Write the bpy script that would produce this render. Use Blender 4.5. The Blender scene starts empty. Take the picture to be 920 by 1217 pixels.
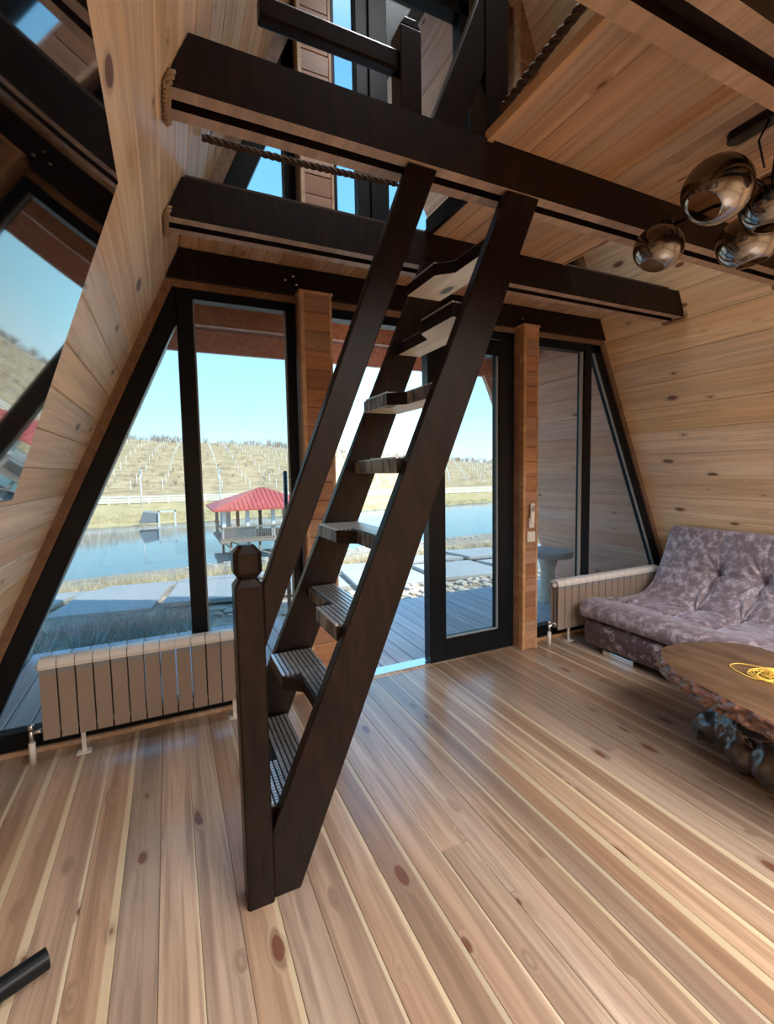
import bpy, bmesh, math, random
import numpy as np
from mathutils import Vector, Matrix, noise as mnoise

SC = bpy.context.scene
COL = SC.collection
R = math.radians

# ------------------------------------------------------------------ camera
PITCH, YAW, ROLL = -0.0762, 0.4397, -0.0169
FPX, CX, CY, EYE = 553.6, 462.1, 601.33, 1.5
cd = bpy.data.cameras.new('camera'); co = bpy.data.objects.new('camera', cd); COL.objects.link(co)
cd.sensor_fit = 'HORIZONTAL'; cd.sensor_width = 36; cd.lens = 36*FPX/920
cd.shift_x = (460-CX)/920; cd.shift_y = (CY-608.5)/920
cd.clip_start = .02; cd.clip_end = 2000
_f = Vector((math.sin(YAW)*math.cos(PITCH), math.cos(YAW)*math.cos(PITCH), math.sin(PITCH)))
_r = Vector((math.cos(YAW), -math.sin(YAW), 0)); _u = _r.cross(_f)
_r2 = math.cos(ROLL)*_r+math.sin(ROLL)*_u; _u2 = -math.sin(ROLL)*_r+math.cos(ROLL)*_u
m = Matrix((( _r2.x, _u2.x, -_f.x, 0), (_r2.y, _u2.y, -_f.y, 0), (_r2.z, _u2.z, -_f.z, EYE), (0, 0, 0, 1)))
co.matrix_world = m
SC.camera = co

# ------------------------------------------------------------------ view, world, sun, lights
vs = SC.view_settings; vs.view_transform = 'Standard'; vs.look = 'None'; vs.gamma = 1; vs.use_curve_mapping = False
vs.exposure = 0.2
W = bpy.data.worlds.new('world'); SC.world = W; W.use_nodes = True
nt = W.node_tree; nt.nodes.clear()
tc = nt.nodes.new('ShaderNodeTexCoord'); sx = nt.nodes.new('ShaderNodeSeparateXYZ'); nt.links.new(tc.outputs['Generated'], sx.inputs[0])
cr = nt.nodes.new('ShaderNodeValToRGB'); nt.links.new(sx.outputs['Z'], cr.inputs[0])
el = cr.color_ramp.elements
el[0].position = 0.0; el[0].color = (.80, .95, 1.0, 1)
el[1].position = 1.0; el[1].color = (.08, .26, .62, 1)
e = el.new(.12); e.color = (.50, .86, 1.0, 1)
e = el.new(.45); e.color = (.21, .56, .95, 1)
bg = nt.nodes.new('ShaderNodeBackground'); bg.inputs['Strength'].default_value = 2.1
wo = nt.nodes.new('ShaderNodeOutputWorld'); nt.links.new(cr.outputs[0], bg.inputs[0]); nt.links.new(bg.outputs[0], wo.inputs[0])

def lamp(name, kind, loc, to, energy, color, **kw):
    d = bpy.data.lights.new(name, kind); d.energy = energy; d.color = color
    for k, v in kw.items(): setattr(d, k, v)
    o = bpy.data.objects.new(name, d); COL.objects.link(o); o.location = loc
    o.rotation_euler = (Vector(to)-Vector(loc)).to_track_quat('-Z', 'Y').to_euler()
    return o
lamp('sun', 'SUN', (20, -19, 27), (0, 0, 0), 7.0, (1, .95, .86), angle=R(.6))
# added fill lights out of view: over the rear room and above the loft opening
lamp('rear_fill_light', 'AREA', (2.3, -.95, 2.6), (2.3, -.6, 0), 250, (1, .955, .905), shape='RECTANGLE', size=3.4, size_y=2.2, spread=R(144))
lamp('loft_fill_light', 'AREA', (1.2, 1.75, 5.3), (1.2, 1.8, 0), 75, (.95, .97, 1), shape='RECTANGLE', size=1.6, size_y=1.6, spread=R(100))

# ------------------------------------------------------------------ dimensions
YG = 3.04; T = .4452; WL = 1.1315; WR = 4.7366; YOUT = 4.8; YBACK = -2.6
ZB = 2.618; ZL = 2.79; ZTOP = 2.578
def LX(z): return -WL+z*T
def RX(z): return WR-z*T
ZAP = (WL+WR)/2/T; XAP = (WR-WL)/2
rnd = random.Random(7)

# ------------------------------------------------------------------ materials
def newmat(name):
    mt = bpy.data.materials.new(name); mt.use_nodes = True
    n = mt.node_tree; n.nodes.clear()
    out = n.nodes.new('ShaderNodeOutputMaterial'); b = n.nodes.new('ShaderNodeBsdfPrincipled'); n.links.new(b.outputs[0], out.inputs[0])
    return mt, n, b, out
def N(n, t, **kw):
    x = n.nodes.new(t)
    for k, v in kw.items(): setattr(x, k, v)
    return x
def mathn(n, op, a, b=None, clamp=False):
    x = n.nodes.new('ShaderNodeMath'); x.operation = op; x.use_clamp = clamp
    for i, v in enumerate((a, b)):
        if v is None: continue
        if isinstance(v, (int, float)): x.inputs[i].default_value = v
        else: n.links.new(v, x.inputs[i])
    return x.outputs[0]
def mix(n, fac, a, b, mode='MIX'):
    x = n.nodes.new('ShaderNodeMix'); x.data_type = 'RGBA'; x.blend_type = mode
    for s, v in ((x.inputs['Factor'], fac), (x.inputs[6], a), (x.inputs[7], b)):
        if isinstance(v, (int, float)): s.default_value = v
        elif isinstance(v, tuple): s.default_value = (*v, 1)
        else: n.links.new(v, s)
    return x.outputs[2]
def smooth(n, v, lo, hi):
    x = n.nodes.new('ShaderNodeMapRange'); x.interpolation_type = 'SMOOTHSTEP'
    n.links.new(v, x.inputs[0]); x.inputs[1].default_value = lo; x.inputs[2].default_value = hi
    return x.outputs[0]
def plain(name, col, rough=.5, metal=0, spec=.5, bump=0, bscale=40, var=0, coat=0):
    mt, n, b, o = newmat(name)
    b.inputs['Base Color'].default_value = (*col, 1); b.inputs['Roughness'].default_value = rough
    b.inputs['Metallic'].default_value = metal; b.inputs['Specular IOR Level'].default_value = spec
    b.inputs['Coat Weight'].default_value = coat
    if bump or var:
        t = N(n, 'ShaderNodeTexCoord'); ns = N(n, 'ShaderNodeTexNoise'); ns.inputs['Scale'].default_value = bscale; ns.inputs['Detail'].default_value = 5
        n.links.new(t.outputs['Object'], ns.inputs['Vector'])
        if bump:
            bp = N(n, 'ShaderNodeBump'); bp.inputs['Strength'].default_value = bump; bp.inputs['Distance'].default_value = .01
            n.links.new(ns.outputs[0], bp.inputs['Height']); n.links.new(bp.outputs[0], b.inputs['Normal'])
        if var:
            c = mix(n, ns.outputs[0], tuple(max(0, x*(1-var)) for x in col), tuple(min(1, x*(1+var)) for x in col))
            n.links.new(c, b.inputs['Base Color'])
    return mt
def pine(name, light, mid, knot=(.13, .045, .025), rough=.35, halfw=0, sap=None, kdens=1.0, coat=0, tone=.25, grain=.55):
    """board length runs along local Y, width along local X"""
    mt, n, b, o = newmat(name)
    t = N(n, 'ShaderNodeTexCoord'); oi = N(n, 'ShaderNodeObjectInfo')
    off = N(n, 'ShaderNodeVectorMath', operation='SCALE'); off.inputs[0].default_value = (17.3, 61.7, 9.1); n.links.new(oi.outputs['Random'], off.inputs['Scale'])
    ad = N(n, 'ShaderNodeVectorMath', operation='ADD'); n.links.new(t.outputs['Object'], ad.inputs[0]); n.links.new(off.outputs[0], ad.inputs[1])
    # knots
    mk = N(n, 'ShaderNodeMapping'); mk.inputs['Scale'].default_value = (8.8, 3.7, 4.4); n.links.new(ad.outputs[0], mk.inputs[0])
    wn = N(n, 'ShaderNodeTexNoise'); wn.inputs['Scale'].default_value = 9; wn.inputs['Detail'].default_value = 2; n.links.new(ad.outputs[0], wn.inputs['Vector'])
    wv = N(n, 'ShaderNodeVectorMath', operation='SCALE'); wv.inputs['Scale'].default_value = .09; n.links.new(wn.outputs['Color'], wv.inputs[0])
    wa = N(n, 'ShaderNodeVectorMath', operation='ADD'); n.links.new(mk.outputs[0], wa.inputs[0]); n.links.new(wv.outputs[0], wa.inputs[1])
    vo = N(n, 'ShaderNodeTexVoronoi', voronoi_dimensions='3D'); vo.inputs['Scale'].default_value = 1; n.links.new(wa.outputs[0], vo.inputs['Vector'])
    sc = N(n, 'ShaderNodeSeparateColor'); n.links.new(vo.outputs['Color'], sc.inputs[0])
    rad = mathn(n, 'SUBTRACT', mathn(n, 'MULTIPLY', sc.outputs[0], .24*kdens), .07)
    rd = mathn(n, 'SUBTRACT', vo.outputs['Distance'], rad)
    kn = smooth(n, rd, .02, -.015)
    halo = mathn(n, 'MULTIPLY', smooth(n, rd, .16, .0), smooth(n, rad, -.01, .02))
    # grain, bent around the knots
    mg = N(n, 'ShaderNodeMapping'); mg.inputs['Scale'].default_value = (26, .9, 26); n.links.new(ad.outputs[0], mg.inputs[0])
    bend = N(n, 'ShaderNodeCombineXYZ'); n.links.new(mathn(n, 'MULTIPLY', halo, 1.6), bend.inputs[0])
    ga = N(n, 'ShaderNodeVectorMath', operation='ADD'); n.links.new(mg.outputs[0], ga.inputs[0]); n.links.new(bend.outputs[0], ga.inputs[1])
    g1 = N(n, 'ShaderNodeTexNoise'); g1.inputs['Scale'].default_value = 1; g1.inputs['Detail'].default_value = 5; g1.inputs['Roughness'].default_value = .65; g1.inputs['Distortion'].default_value = .6
    n.links.new(ga.outputs[0], g1.inputs['Vector'])
    wave = N(n, 'ShaderNodeTexNoise'); wave.inputs['Scale'].default_value = .22; wave.inputs['Detail'].default_value = 2; n.links.new(ga.outputs[0], wave.inputs['Vector'])
    gf = smooth(n, g1.outputs[0], .36, .66)
    col = mix(n, smooth(n, wave.outputs[0], .35, .65), light, mid)
    col = mix(n, mathn(n, 'MULTIPLY', gf, grain), col, tuple(x*.62 for x in mid))
    if sap:
        sp = N(n, 'ShaderNodeSeparateXYZ'); n.links.new(t.outputs['Object'], sp.inputs[0])
        ed = mathn(n, 'DIVIDE', sp.outputs[0], halfw)
        s2 = mathn(n, 'ADD', ed, mathn(n, 'MULTIPLY', mathn(n, 'SUBTRACT', wave.outputs[0], .5), 1.1))
        s2 = mathn(n, 'ADD', s2, mathn(n, 'MULTIPLY', mathn(n, 'SUBTRACT', oi.outputs['Random'], .6), .5))
        col = mix(n, mathn(n, 'MULTIPLY', smooth(n, s2, .68, .80), .75), col, sap)
    # tone from board to board
    rn = N(n, 'ShaderNodeTexWhiteNoise', noise_dimensions='1D'); n.links.new(oi.outputs['Random'], rn.inputs['W'])
    tn = N(n, 'ShaderNodeHueSaturation')
    n.links.new(mathn(n, 'ADD', mathn(n, 'MULTIPLY', rn.outputs[0], tone), 1-tone*.5), tn.inputs['Value']); n.links.new(mathn(n, 'ADD', mathn(n, 'MULTIPLY', oi.outputs['Random'], .3), .85), tn.inputs['Saturation'])
    n.links.new(col, tn.inputs['Color'])
    col = mix(n, mathn(n, 'MULTIPLY', halo, .42), tn.outputs[0], tuple(x*.55 for x in mid))
    col = mix(n, mathn(n, 'MULTIPLY', kn, .85), col, knot)
    n.links.new(col, b.inputs['Base Color'])
    b.inputs['Roughness'].default_value = rough; b.inputs['Coat Weight'].default_value = coat; b.inputs['Coat Roughness'].default_value = .16
    bp = N(n, 'ShaderNodeBump'); bp.inputs['Strength'].default_value = .12; bp.inputs['Distance'].default_value = .004
    n.links.new(g1.outputs[0], bp.inputs['Height']); n.links.new(bp.outputs[0], b.inputs['Normal'])
    return mt

M = {}
M['floor'] = pine('floor_pine', (.46, .345, .255), (.34, .225, .155), rough=.30, halfw=.0625, sap=(.56, .48, .34), coat=.35, kdens=1.12, tone=.45, grain=.8)
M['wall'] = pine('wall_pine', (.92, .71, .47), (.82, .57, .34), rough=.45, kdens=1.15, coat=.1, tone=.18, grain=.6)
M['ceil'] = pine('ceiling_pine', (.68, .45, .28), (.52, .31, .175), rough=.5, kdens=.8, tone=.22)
M['clad'] = pine('cladding_pine', (.47, .27, .165), (.36, .185, .105), rough=.45, kdens=.5, tone=.25)
M['trim'] = pine('trim_pine', (.25, .155, .10), (.18, .105, .065), rough=.45, kdens=.3, tone=.1)
M['deckm'] = pine('deck_brown', (.66, .60, .62), (.56, .50, .52), rough=.5, kdens=.0, tone=.15)
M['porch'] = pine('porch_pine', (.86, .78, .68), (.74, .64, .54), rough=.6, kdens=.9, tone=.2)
M['porch_warm'] = pine('porch_warm_pine', (.95, .52, .36), (.84, .41, .27), rough=.5, kdens=.9, tone=.2)  # partly the room wall's warm reflection, put into the pine colour
M['under'] = pine('beam_underside', (.50, .33, .21), (.38, .24, .15), rough=.55, kdens=.4, tone=.1)
M['rawunder'] = pine('tread_underside', (.92, .88, .76), (.80, .73, .58), knot=(.05, .04, .03), rough=.5, kdens=1.5, tone=.1)
def _dw(): M['tread_sheen'] = darkwood('painted_sheen', (.05, .045, .042), (.34, .33, .32), .35)  # pale sheen of light on the tread fronts, painted into the colour
def darkwood(name, a, b_, rough, bump=.25):
    mt, n, b, o = newmat(name)
    t = N(n, 'ShaderNodeTexCoord'); mg = N(n, 'ShaderNodeMapping'); mg.inputs['Scale'].default_value = (14, 14, 3)
    n.links.new(t.outputs['Object'], mg.inputs[0]); ns = N(n, 'ShaderNodeTexNoise'); ns.inputs['Scale'].default_value = 2.4; ns.inputs['Detail'].default_value = 6
    n.links.new(mg.outputs[0], ns.inputs['Vector'])
    n.links.new(mix(n, smooth(n, ns.outputs[0], .35, .7), a, b_), b.inputs['Base Color']); b.inputs['Roughness'].default_value = rough; b.inputs['Specular IOR Level'].default_value = .22
    bp = N(n, 'ShaderNodeBump'); bp.inputs['Strength'].default_value = bump; bp.inputs['Distance'].default_value = .003
    n.links.new(ns.outputs[0], bp.inputs['Height']); n.links.new(bp.outputs[0], b.inputs['Normal'])
    return mt
M['dark'] = darkwood('dark_stain', (.006, .003, .002), (.015, .007, .005), .45)
M['stair'] = darkwood('stair_stain', (.006, .0035, .0028), (.015, .007, .005), .34)
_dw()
M['black'] = plain('black_frame', (.005, .007, .010), .36, spec=.2)
M['grip'] = plain('grip_mesh', (.78, .80, .84), .34, metal=.8)
M['rad'] = plain('radiator_shaded_paint', (.31, .245, .205), .35)  # shade on the white radiator's fronts put into the colour
M['radtop'] = plain('radiator_lit_cap', (.72, .71, .69), .3)  # window light on the radiator tops put into a paler colour
M['steel'] = plain('steel', (.60, .60, .60), .25, metal=1)
M['white'] = plain('white_plastic', (.72, .70, .66), .4)
M['grey'] = plain('grey_plastic', (.25, .27, .28), .4)
M['tv'] = plain('tv_screen', (.004, .004, .005), .04, spec=1.0, coat=1.0)
M['tv'].node_tree.nodes['Principled BSDF'].inputs['IOR'].default_value = 1.9
M['tvframe'] = plain('tv_bezel', (.01, .01, .01), .3)
M['rope'] = plain('jute_rope', (.30, .21, .13), .85, bump=.4, bscale=120, var=.3)
M['roped'] = plain('dark_rope', (.075, .045, .03), .85, bump=.4, bscale=120, var=.3)
M['gold'] = plain('gold_cord', (.90, .62, .12), .35)
M['lamp'] = plain('lamp_black', (.012, .011, .011), .25, metal=.5)
M['chrome'] = plain('chrome', (.75, .75, .76), .08, metal=1)
M['fence'] = plain('white_paint', (.82, .82, .80), .6)
M['roof'] = plain('red_roof', (.62, .12, .09), .5, bump=.3, bscale=3)
M['bark'] = plain('bark_grey', (.36, .29, .23), .9, var=.3)
M['stone'] = plain('rubble', (.50, .44, .36), .9, bump=.5, bscale=6, var=.3)
M['slab'] = plain('concrete_slab', (.40, .40, .38), .8, bump=.2, bscale=8, var=.12)
M['dry'] = plain('dry_grass', (.62, .50, .30), .9, var=.35, bscale=3)
M['shell'] = plain('roof_shell', (.10, .07, .05), .8)
M['rubber'] = plain('black_rubber', (.012, .012, .014), .22, coat=.5)

def glass_mat(name, tint, refl=1.0):
    mt = bpy.data.materials.new(name); mt.use_nodes = True; n = mt.node_tree; n.nodes.clear()
    out = n.nodes.new('ShaderNodeOutputMaterial'); tr = n.nodes.new('ShaderNodeBsdfTransparent'); tr.inputs[0].default_value = (*tint, 1)
    gl = n.nodes.new('ShaderNodeBsdfGlossy'); gl.inputs['Roughness'].default_value = .01; gl.inputs[0].default_value = (refl, refl, refl, 1)
    lw = n.nodes.new('ShaderNodeLayerWeight'); lw.inputs[0].default_value = .5; mx = n.nodes.new('ShaderNodeMixShader')
    sch = mathn(n, 'ADD', mathn(n, 'MULTIPLY', mathn(n, 'POWER', lw.outputs['Facing'], 5.0), .9), .035)
    n.links.new(sch, mx.inputs[0]); n.links.new(tr.outputs[0], mx.inputs[1]); n.links.new(gl.outputs[0], mx.inputs[2]); n.links.new(mx.outputs[0], out.inputs[0])
    return mt
M['glass'] = glass_mat('window_glass', (.74, .775, .785))
M['frost'] = glass_mat('light_bulb_glass', (.8, .7, .5))

def smoke_mat():
    mt = bpy.data.materials.new('smoked_glass'); mt.use_nodes = True; n = mt.node_tree; n.nodes.clear()
    out = n.nodes.new('ShaderNodeOutputMaterial'); tr = n.nodes.new('ShaderNodeBsdfTransparent'); tr.inputs[0].default_value = (.56, .50, .44, 1)
    gl = n.nodes.new('ShaderNodeBsdfGlossy'); gl.inputs['Roughness'].default_value = .03; gl.inputs[0].default_value = (.9, .88, .86, 1)
    lw = n.nodes.new('ShaderNodeLayerWeight'); lw.inputs[0].default_value = .45
    t = n.nodes.new('ShaderNodeTexCoord'); sp = n.nodes.new('ShaderNodeSeparateXYZ'); n.links.new(t.outputs['Object'], sp.inputs[0])
    mr = n.nodes.new('ShaderNodeMapRange'); n.links.new(sp.outputs[2], mr.inputs[0]); mr.inputs[1].default_value = -.01; mr.inputs[2].default_value = -.12; mr.inputs[3].default_value = 0; mr.inputs[4].default_value = .45
    f = mathn(n, 'ADD', mathn(n, 'MULTIPLY', mathn(n, 'POWER', lw.outputs['Facing'], 2.5), .6), mr.outputs[0], True); f = mathn(n, 'ADD', f, .06, True)
    mx = n.nodes.new('ShaderNodeMixShader'); n.links.new(f, mx.inputs[0]); n.links.new(tr.outputs[0], mx.inputs[1]); n.links.new(gl.outputs[0], mx.inputs[2]); n.links.new(mx.outputs[0], out.inputs[0])
    return mt
M['smoke'] = smoke_mat()

def velvet(nm='mottled_velvet', ca=(.165, .125, .15), cb=(.33, .29, .33), lo=.44, hi=.68, sh=.9):
    mt, n, b, o = newmat(nm)
    t = N(n, 'ShaderNodeTexCoord'); a = N(n, 'ShaderNodeTexNoise'); a.inputs['Scale'].default_value = 17; a.inputs['Detail'].default_value = 7; a.inputs['Roughness'].default_value = .72
    n.links.new(t.outputs['Object'], a.inputs['Vector'])
    f = smooth(n, a.outputs[0], lo, hi)
    n.links.new(mix(n, f, ca, cb), b.inputs['Base Color'])
    b.inputs['Roughness'].default_value = .42; b.inputs['Sheen Weight'].default_value = sh; b.inputs['Sheen Roughness'].default_value = .35
    b.inputs['Sheen Tint'].default_value = (.75, .78, 1, 1)
    fn = N(n, 'ShaderNodeTexNoise'); fn.inputs['Scale'].default_value = 60; n.links.new(t.outputs['Object'], fn.inputs['Vector'])
    bp = N(n, 'ShaderNodeBump'); bp.inputs['Strength'].default_value = .15; bp.inputs['Distance'].default_value = .005; n.links.new(fn.outputs[0], bp.inputs['Height']); n.links.new(bp.outputs[0], b.inputs['Normal'])
    return mt
M['velvet'] = velvet(cb=(.44, .40, .47))
M['velvet_dark'] = velvet('dark_mottled_velvet', (.07, .042, .05), (.34, .28, .31), .52, .62, .35)
def slabtop():
    mt, n, b, o = newmat('slab_top_varnish')
    t = N(n, 'ShaderNodeTexCoord'); mp = N(n, 'ShaderNodeMapping'); mp.inputs['Scale'].default_value = (9, 2, 6); n.links.new(t.outputs['Object'], mp.inputs[0])
    a = N(n, 'ShaderNodeTexNoise'); a.inputs['Scale'].default_value = 1.3; a.inputs['Detail'].default_value = 6; a.inputs['Distortion'].default_value = 1.2; n.links.new(mp.outputs[0], a.inputs['Vector'])
    n.links.new(mix(n, smooth(n, a.outputs[0], .3, .7), (.075, .040, .022), (.17, .10, .058)), b.inputs['Base Color'])
    b.inputs['Roughness'].default_value = .3; b.inputs['Coat Weight'].default_value = .5; b.inputs['Coat Roughness'].default_value = .12
    return mt
M['slabtop'] = slabtop()
M['bark_edge'] = plain('live_edge', (.17, .08, .058), .28, bump=.9, bscale=34, var=.6, coat=.35)
M['drift'] = plain('driftwood', (.055, .045, .045), .28, bump=.8, bscale=16, var=.5, coat=.6)

def ground_mat(name, cols, scale, bump=.5):
    mt, n, b, o = newmat(name)
    t = N(n, 'ShaderNodeTexCoord'); a = N(n, 'ShaderNodeTexNoise'); a.inputs['Scale'].default_value = scale; a.inputs['Detail'].default_value = 9; a.inputs['Roughness'].default_value = .7
    n.links.new(t.outputs['Object'], a.inputs['Vector'])
    r = N(n, 'ShaderNodeValToRGB'); n.links.new(a.outputs[0], r.inputs[0]); r.color_ramp.elements[0].position = .3; r.color_ramp.elements[1].position = .7
    r.color_ramp.elements[0].color = (*cols[0], 1); r.color_ramp.elements[1].color = (*cols[2], 1); x = r.color_ramp.elements.new(.5); x.color = (*cols[1], 1)
    n.links.new(r.outputs[0], b.inputs['Base Color']); b.inputs['Roughness'].default_value = .95; b.inputs['Specular IOR Level'].default_value = .1
    bp = N(n, 'ShaderNodeBump'); bp.inputs['Strength'].default_value = bump; bp.inputs['Distance'].default_value = .1; n.links.new(a.outputs[0], bp.inputs['Height']); n.links.new(bp.outputs[0], b.inputs['Normal'])
    return mt
M['soil'] = ground_mat('garden_soil', ((.20, .15, .115), (.42, .34, .25), (.66, .56, .42)), 2.2)
M['hill'] = ground_mat('dry_hill', ((.33, .22, .12), (.56, .40, .22), (.74, .57, .33)), .30)
M['bank'] = ground_mat('straw_bank', ((.50, .37, .17), (.62, .47, .23), (.72, .57, .30)), .5)
mt, n, b, o = newmat('pond_water'); b.inputs['Base Color'].default_value = (.09, .14, .17, 1); b.inputs['Roughness'].default_value = .06
ns = N(n, 'ShaderNodeTexNoise'); ns.inputs['Scale'].default_value = 1.5; bp = N(n, 'ShaderNodeBump'); bp.inputs['Strength'].default_value = .05; n.links.new(ns.outputs[0], bp.inputs['Height']); n.links.new(bp.outputs[0], b.inputs['Normal'])
M['water'] = mt

# ------------------------------------------------------------------ mesh helpers
class MB:
    def __init__(s): s.v = []; s.f = []; s.m = []; s.sm = []
    def add(s, vs_, fs, mi=0, sm=False):
        k = len(s.v); s.v += [tuple(x) for x in vs_]; s.f += [tuple(i+k for i in f) for f in fs]; s.m += ([mi]*len(fs) if isinstance(mi, int) else list(mi)); s.sm += [sm]*len(fs); return s
    def box(s, a, b, mi=0):
        x0, y0, z0 = a; x1, y1, z1 = b
        return s.add([(x0, y0, z0), (x1, y0, z0), (x1, y1, z0), (x0, y1, z0), (x0, y0, z1), (x1, y0, z1), (x1, y1, z1), (x0, y1, z1)],
                     [(3, 2, 1, 0), (4, 5, 6, 7), (0, 1, 5, 4), (1, 2, 6, 5), (2, 3, 7, 6), (3, 0, 4, 7)], mi)
    def prism(s, poly, a0, a1, axis='y', mi=0, cap=None):
        """poly = 2-D outline; axis y: (x,z); axis z: (x,y); axis x: (y,z)"""
        n_ = len(poly)
        def P(u, w, t): return (u, t, w) if axis == 'y' else ((u, w, t) if axis == 'z' else (t, u, w))
        vs_ = [P(u, w, a0) for u, w in poly]+[P(u, w, a1) for u, w in poly]
        fs = [tuple(range(n_)), tuple(range(2*n_-1, n_-1, -1))]+[(i, i+n_, (i+1) % n_+n_, (i+1) % n_) for i in range(n_)]
        mm = [mi]*len(fs)
        if cap is not None: mm[0] = cap[0]; mm[1] = cap[1]
        return s.add(vs_, fs, mm)
    def tube(s, pts, r, seg=8, cap=True, closed=False, mi=0):
        pts = [Vector(p) for p in pts]; n_ = len(pts); rr = r if hasattr(r, '__len__') else [r]*n_
        base = len(s.v); up = None; vs_ = []
        for i, p in enumerate(pts):
            a = pts[i-1] if (i > 0 or closed) else pts[i]; b_ = pts[(i+1) % n_] if (i < n_-1 or closed) else pts[i]
            d = (b_-a).normalized()
            if up is None: up = d.orthogonal().normalized()
            up = (up-d*up.dot(d)); up = up.normalized() if up.length > 1e-6 else d.orthogonal().normalized()
            q = d.cross(up)
            for k in range(seg):
                an = 2*math.pi*k/seg; vs_.append(p+rr[i]*(math.cos(an)*up+math.sin(an)*q))
        fs = []
        for i in range(n_-(0 if closed else 1)):
            j = (i+1) % n_
            for k in range(seg): k2 = (k+1) % seg; fs.append((i*seg+k, i*seg+k2, j*seg+k2, j*seg+k))
        if cap and not closed: fs.append(tuple(range(seg-1, -1, -1))); fs.append(tuple((n_-1)*seg+k for k in range(seg)))
        return s.add(vs_, fs, mi, True)
    def lathe(s, prof, c=(0, 0, 0), seg=24, mi=0, Mx=None):
        vs_ = []; fs = []; n_ = len(prof)
        for r_, z_ in prof:
            for k in range(seg):
                a = 2*math.pi*k/seg; p = Vector((r_*math.cos(a), r_*math.sin(a), z_))
                if Mx: p = Mx @ p
                vs_.append(p+Vector(c))
        for i in range(n_-1):
            for k in range(seg): k2 = (k+1) % seg; fs.append((i*seg+k, i*seg+k2, (i+1)*seg+k2, (i+1)*seg+k))
        return s.add(vs_, fs, mi, True)
    def mesh(s, name, mats):
        me = bpy.data.meshes.new(name); me.from_pydata(s.v, [], s.f)
        for mt_ in (mats if isinstance(mats, (list, tuple)) else [mats]): me.materials.append(mt_)
        me.polygons.foreach_set('material_index', s.m); me.polygons.foreach_set('use_smooth', s.sm); 
        bm = bmesh.new(); bm.from_mesh(me); bmesh.ops.recalc_face_normals(bm, faces=bm.faces); bm.to_mesh(me); bm.free()
        return me
    def build(s, name, mats, parent=None, label=None):
        return link(name, s.mesh(name, mats), parent, label=label)
def link(name, data, parent=None, loc=None, rot=None, label=None, local=False):
    o = bpy.data.objects.new(name, data); COL.objects.link(o)
    if loc is not None: o.location = loc
    if rot is not None: o.rotation_euler = rot
    if parent is not None:
        o.parent = parent
        if not local:
            inv = Matrix.Identity(4); p = parent
            chain = Matrix.Identity(4)
            while p is not None:
                chain = (p.matrix_parent_inverse.copy() if p.parent else Matrix.Identity(4)) @ Matrix.LocRotScale(p.location, p.rotation_euler, p.scale) @ chain; p = p.parent
            o.matrix_parent_inverse = chain.inverted()
    if label: o['label'] = label
    return o
def thing(name, label, cat, loc, group=None):
    o = bpy.data.objects.new(name, None); o.empty_display_size = .1; COL.objects.link(o); o.location = loc
    o['label'] = label; o['category'] = cat
    if group: o['group'] = group
    return o
def tag(o, label, cat, group=None, kind=None):
    o['label'] = label; o['category'] = cat
    if group: o['group'] = group
    if kind: o['kind'] = kind
    return o
def struct(o): o['kind'] = 'structure'; return o
def bevel(o, w=.004, seg=2):
    md = o.modifiers.new('bevel', 'BEVEL'); md.width = w; md.segments = seg; md.limit_method = 'ANGLE'; return o
def board(name, c, length, width, thick, mat, parent, ry=0, rz=0, groove=.004, face=1):
    """board along local Y with its show face on local +Z (chamfered edges)"""
    h = width/2-.0006; t = thick; g = groove
    poly = [(-h, 0), (h, 0), (h, t-g), (h-g, t), (-h+g, t), (-h, t-g)]
    b = MB().prism(poly, -length/2, length/2, 'y')
    me = b.mesh(name, mat)
    return link(name, me, parent, loc=c, rot=(0, ry, rz))

# ================================================================== SHELL
# --- side walls (leaning in, running out past the gable to cover the porch)
ANG = math.atan(T)   # lean from vertical
nz = 1/math.sqrt(1+T*T); nx = T*nz
def side_wall(side):
    s = 1 if side == 'left' else -1
    X = LX if s == 1 else RX
    off = .030  # inner face of shell behind the boards
    def q(z, d): return X(z)-s*(off+d)/nz   # horizontal offset outwards
    poly = [(q(-.45, 0), -.45), (q(ZAP+.06, 0), ZAP+.06), (q(ZAP+.06, .14), ZAP+.06), (q(-.45, .14), -.45)]
    w = struct(MB().prism(poly, YBACK-.1, YOUT-.02, 'y').build('wall_'+side, M['shell']))
    dz = .1325 if s == 1 else .198
    z0 = 1.274 % dz if s == 1 else 1.02 % dz
    k = -1
    wslope = dz/nz
    while True:
        zc = z0+(k+.5)*dz; k += 1
        if zc+dz*.5 > ZAP-.05: break
        # board normal points into room: for left wall normal=(nz,0,-nx)
        cx_ = X(zc)-s*.022/nz
        # local +Z -> inward normal ; rotation about Y maps Z to (sin ry,0,cos ry)
        ry = math.atan2(s*nz, -nx)
        rr = random.Random(1000*(s+2)+k)
        cuts = [YBACK]
        j = rr.uniform(-.8, 1.9); cuts += [j, YG-.002]
        for a, b_ in zip(cuts[:-1], cuts[1:]):
            board('plank', (cx_, (a+b_)/2, zc), b_-a-.002, wslope, .022, M['wall'], w, ry=ry, groove=.005)
        if zc < 5.6:
            board('plank', (cx_, (YG+.10+YOUT)/2, zc), YOUT-YG-.10, wslope, .022, M['porch'] if s == 1 else M['porch_warm'], w, ry=ry, groove=.005)
    return w
side_wall('left'); side_wall('right')
struct(MB().prism([(XAP-.2, ZAP-.25), (XAP+.2, ZAP-.25), (XAP, ZAP+.3)], YBACK-.1, YOUT-.02, 'y').build('trim_8', M['shell']))

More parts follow.
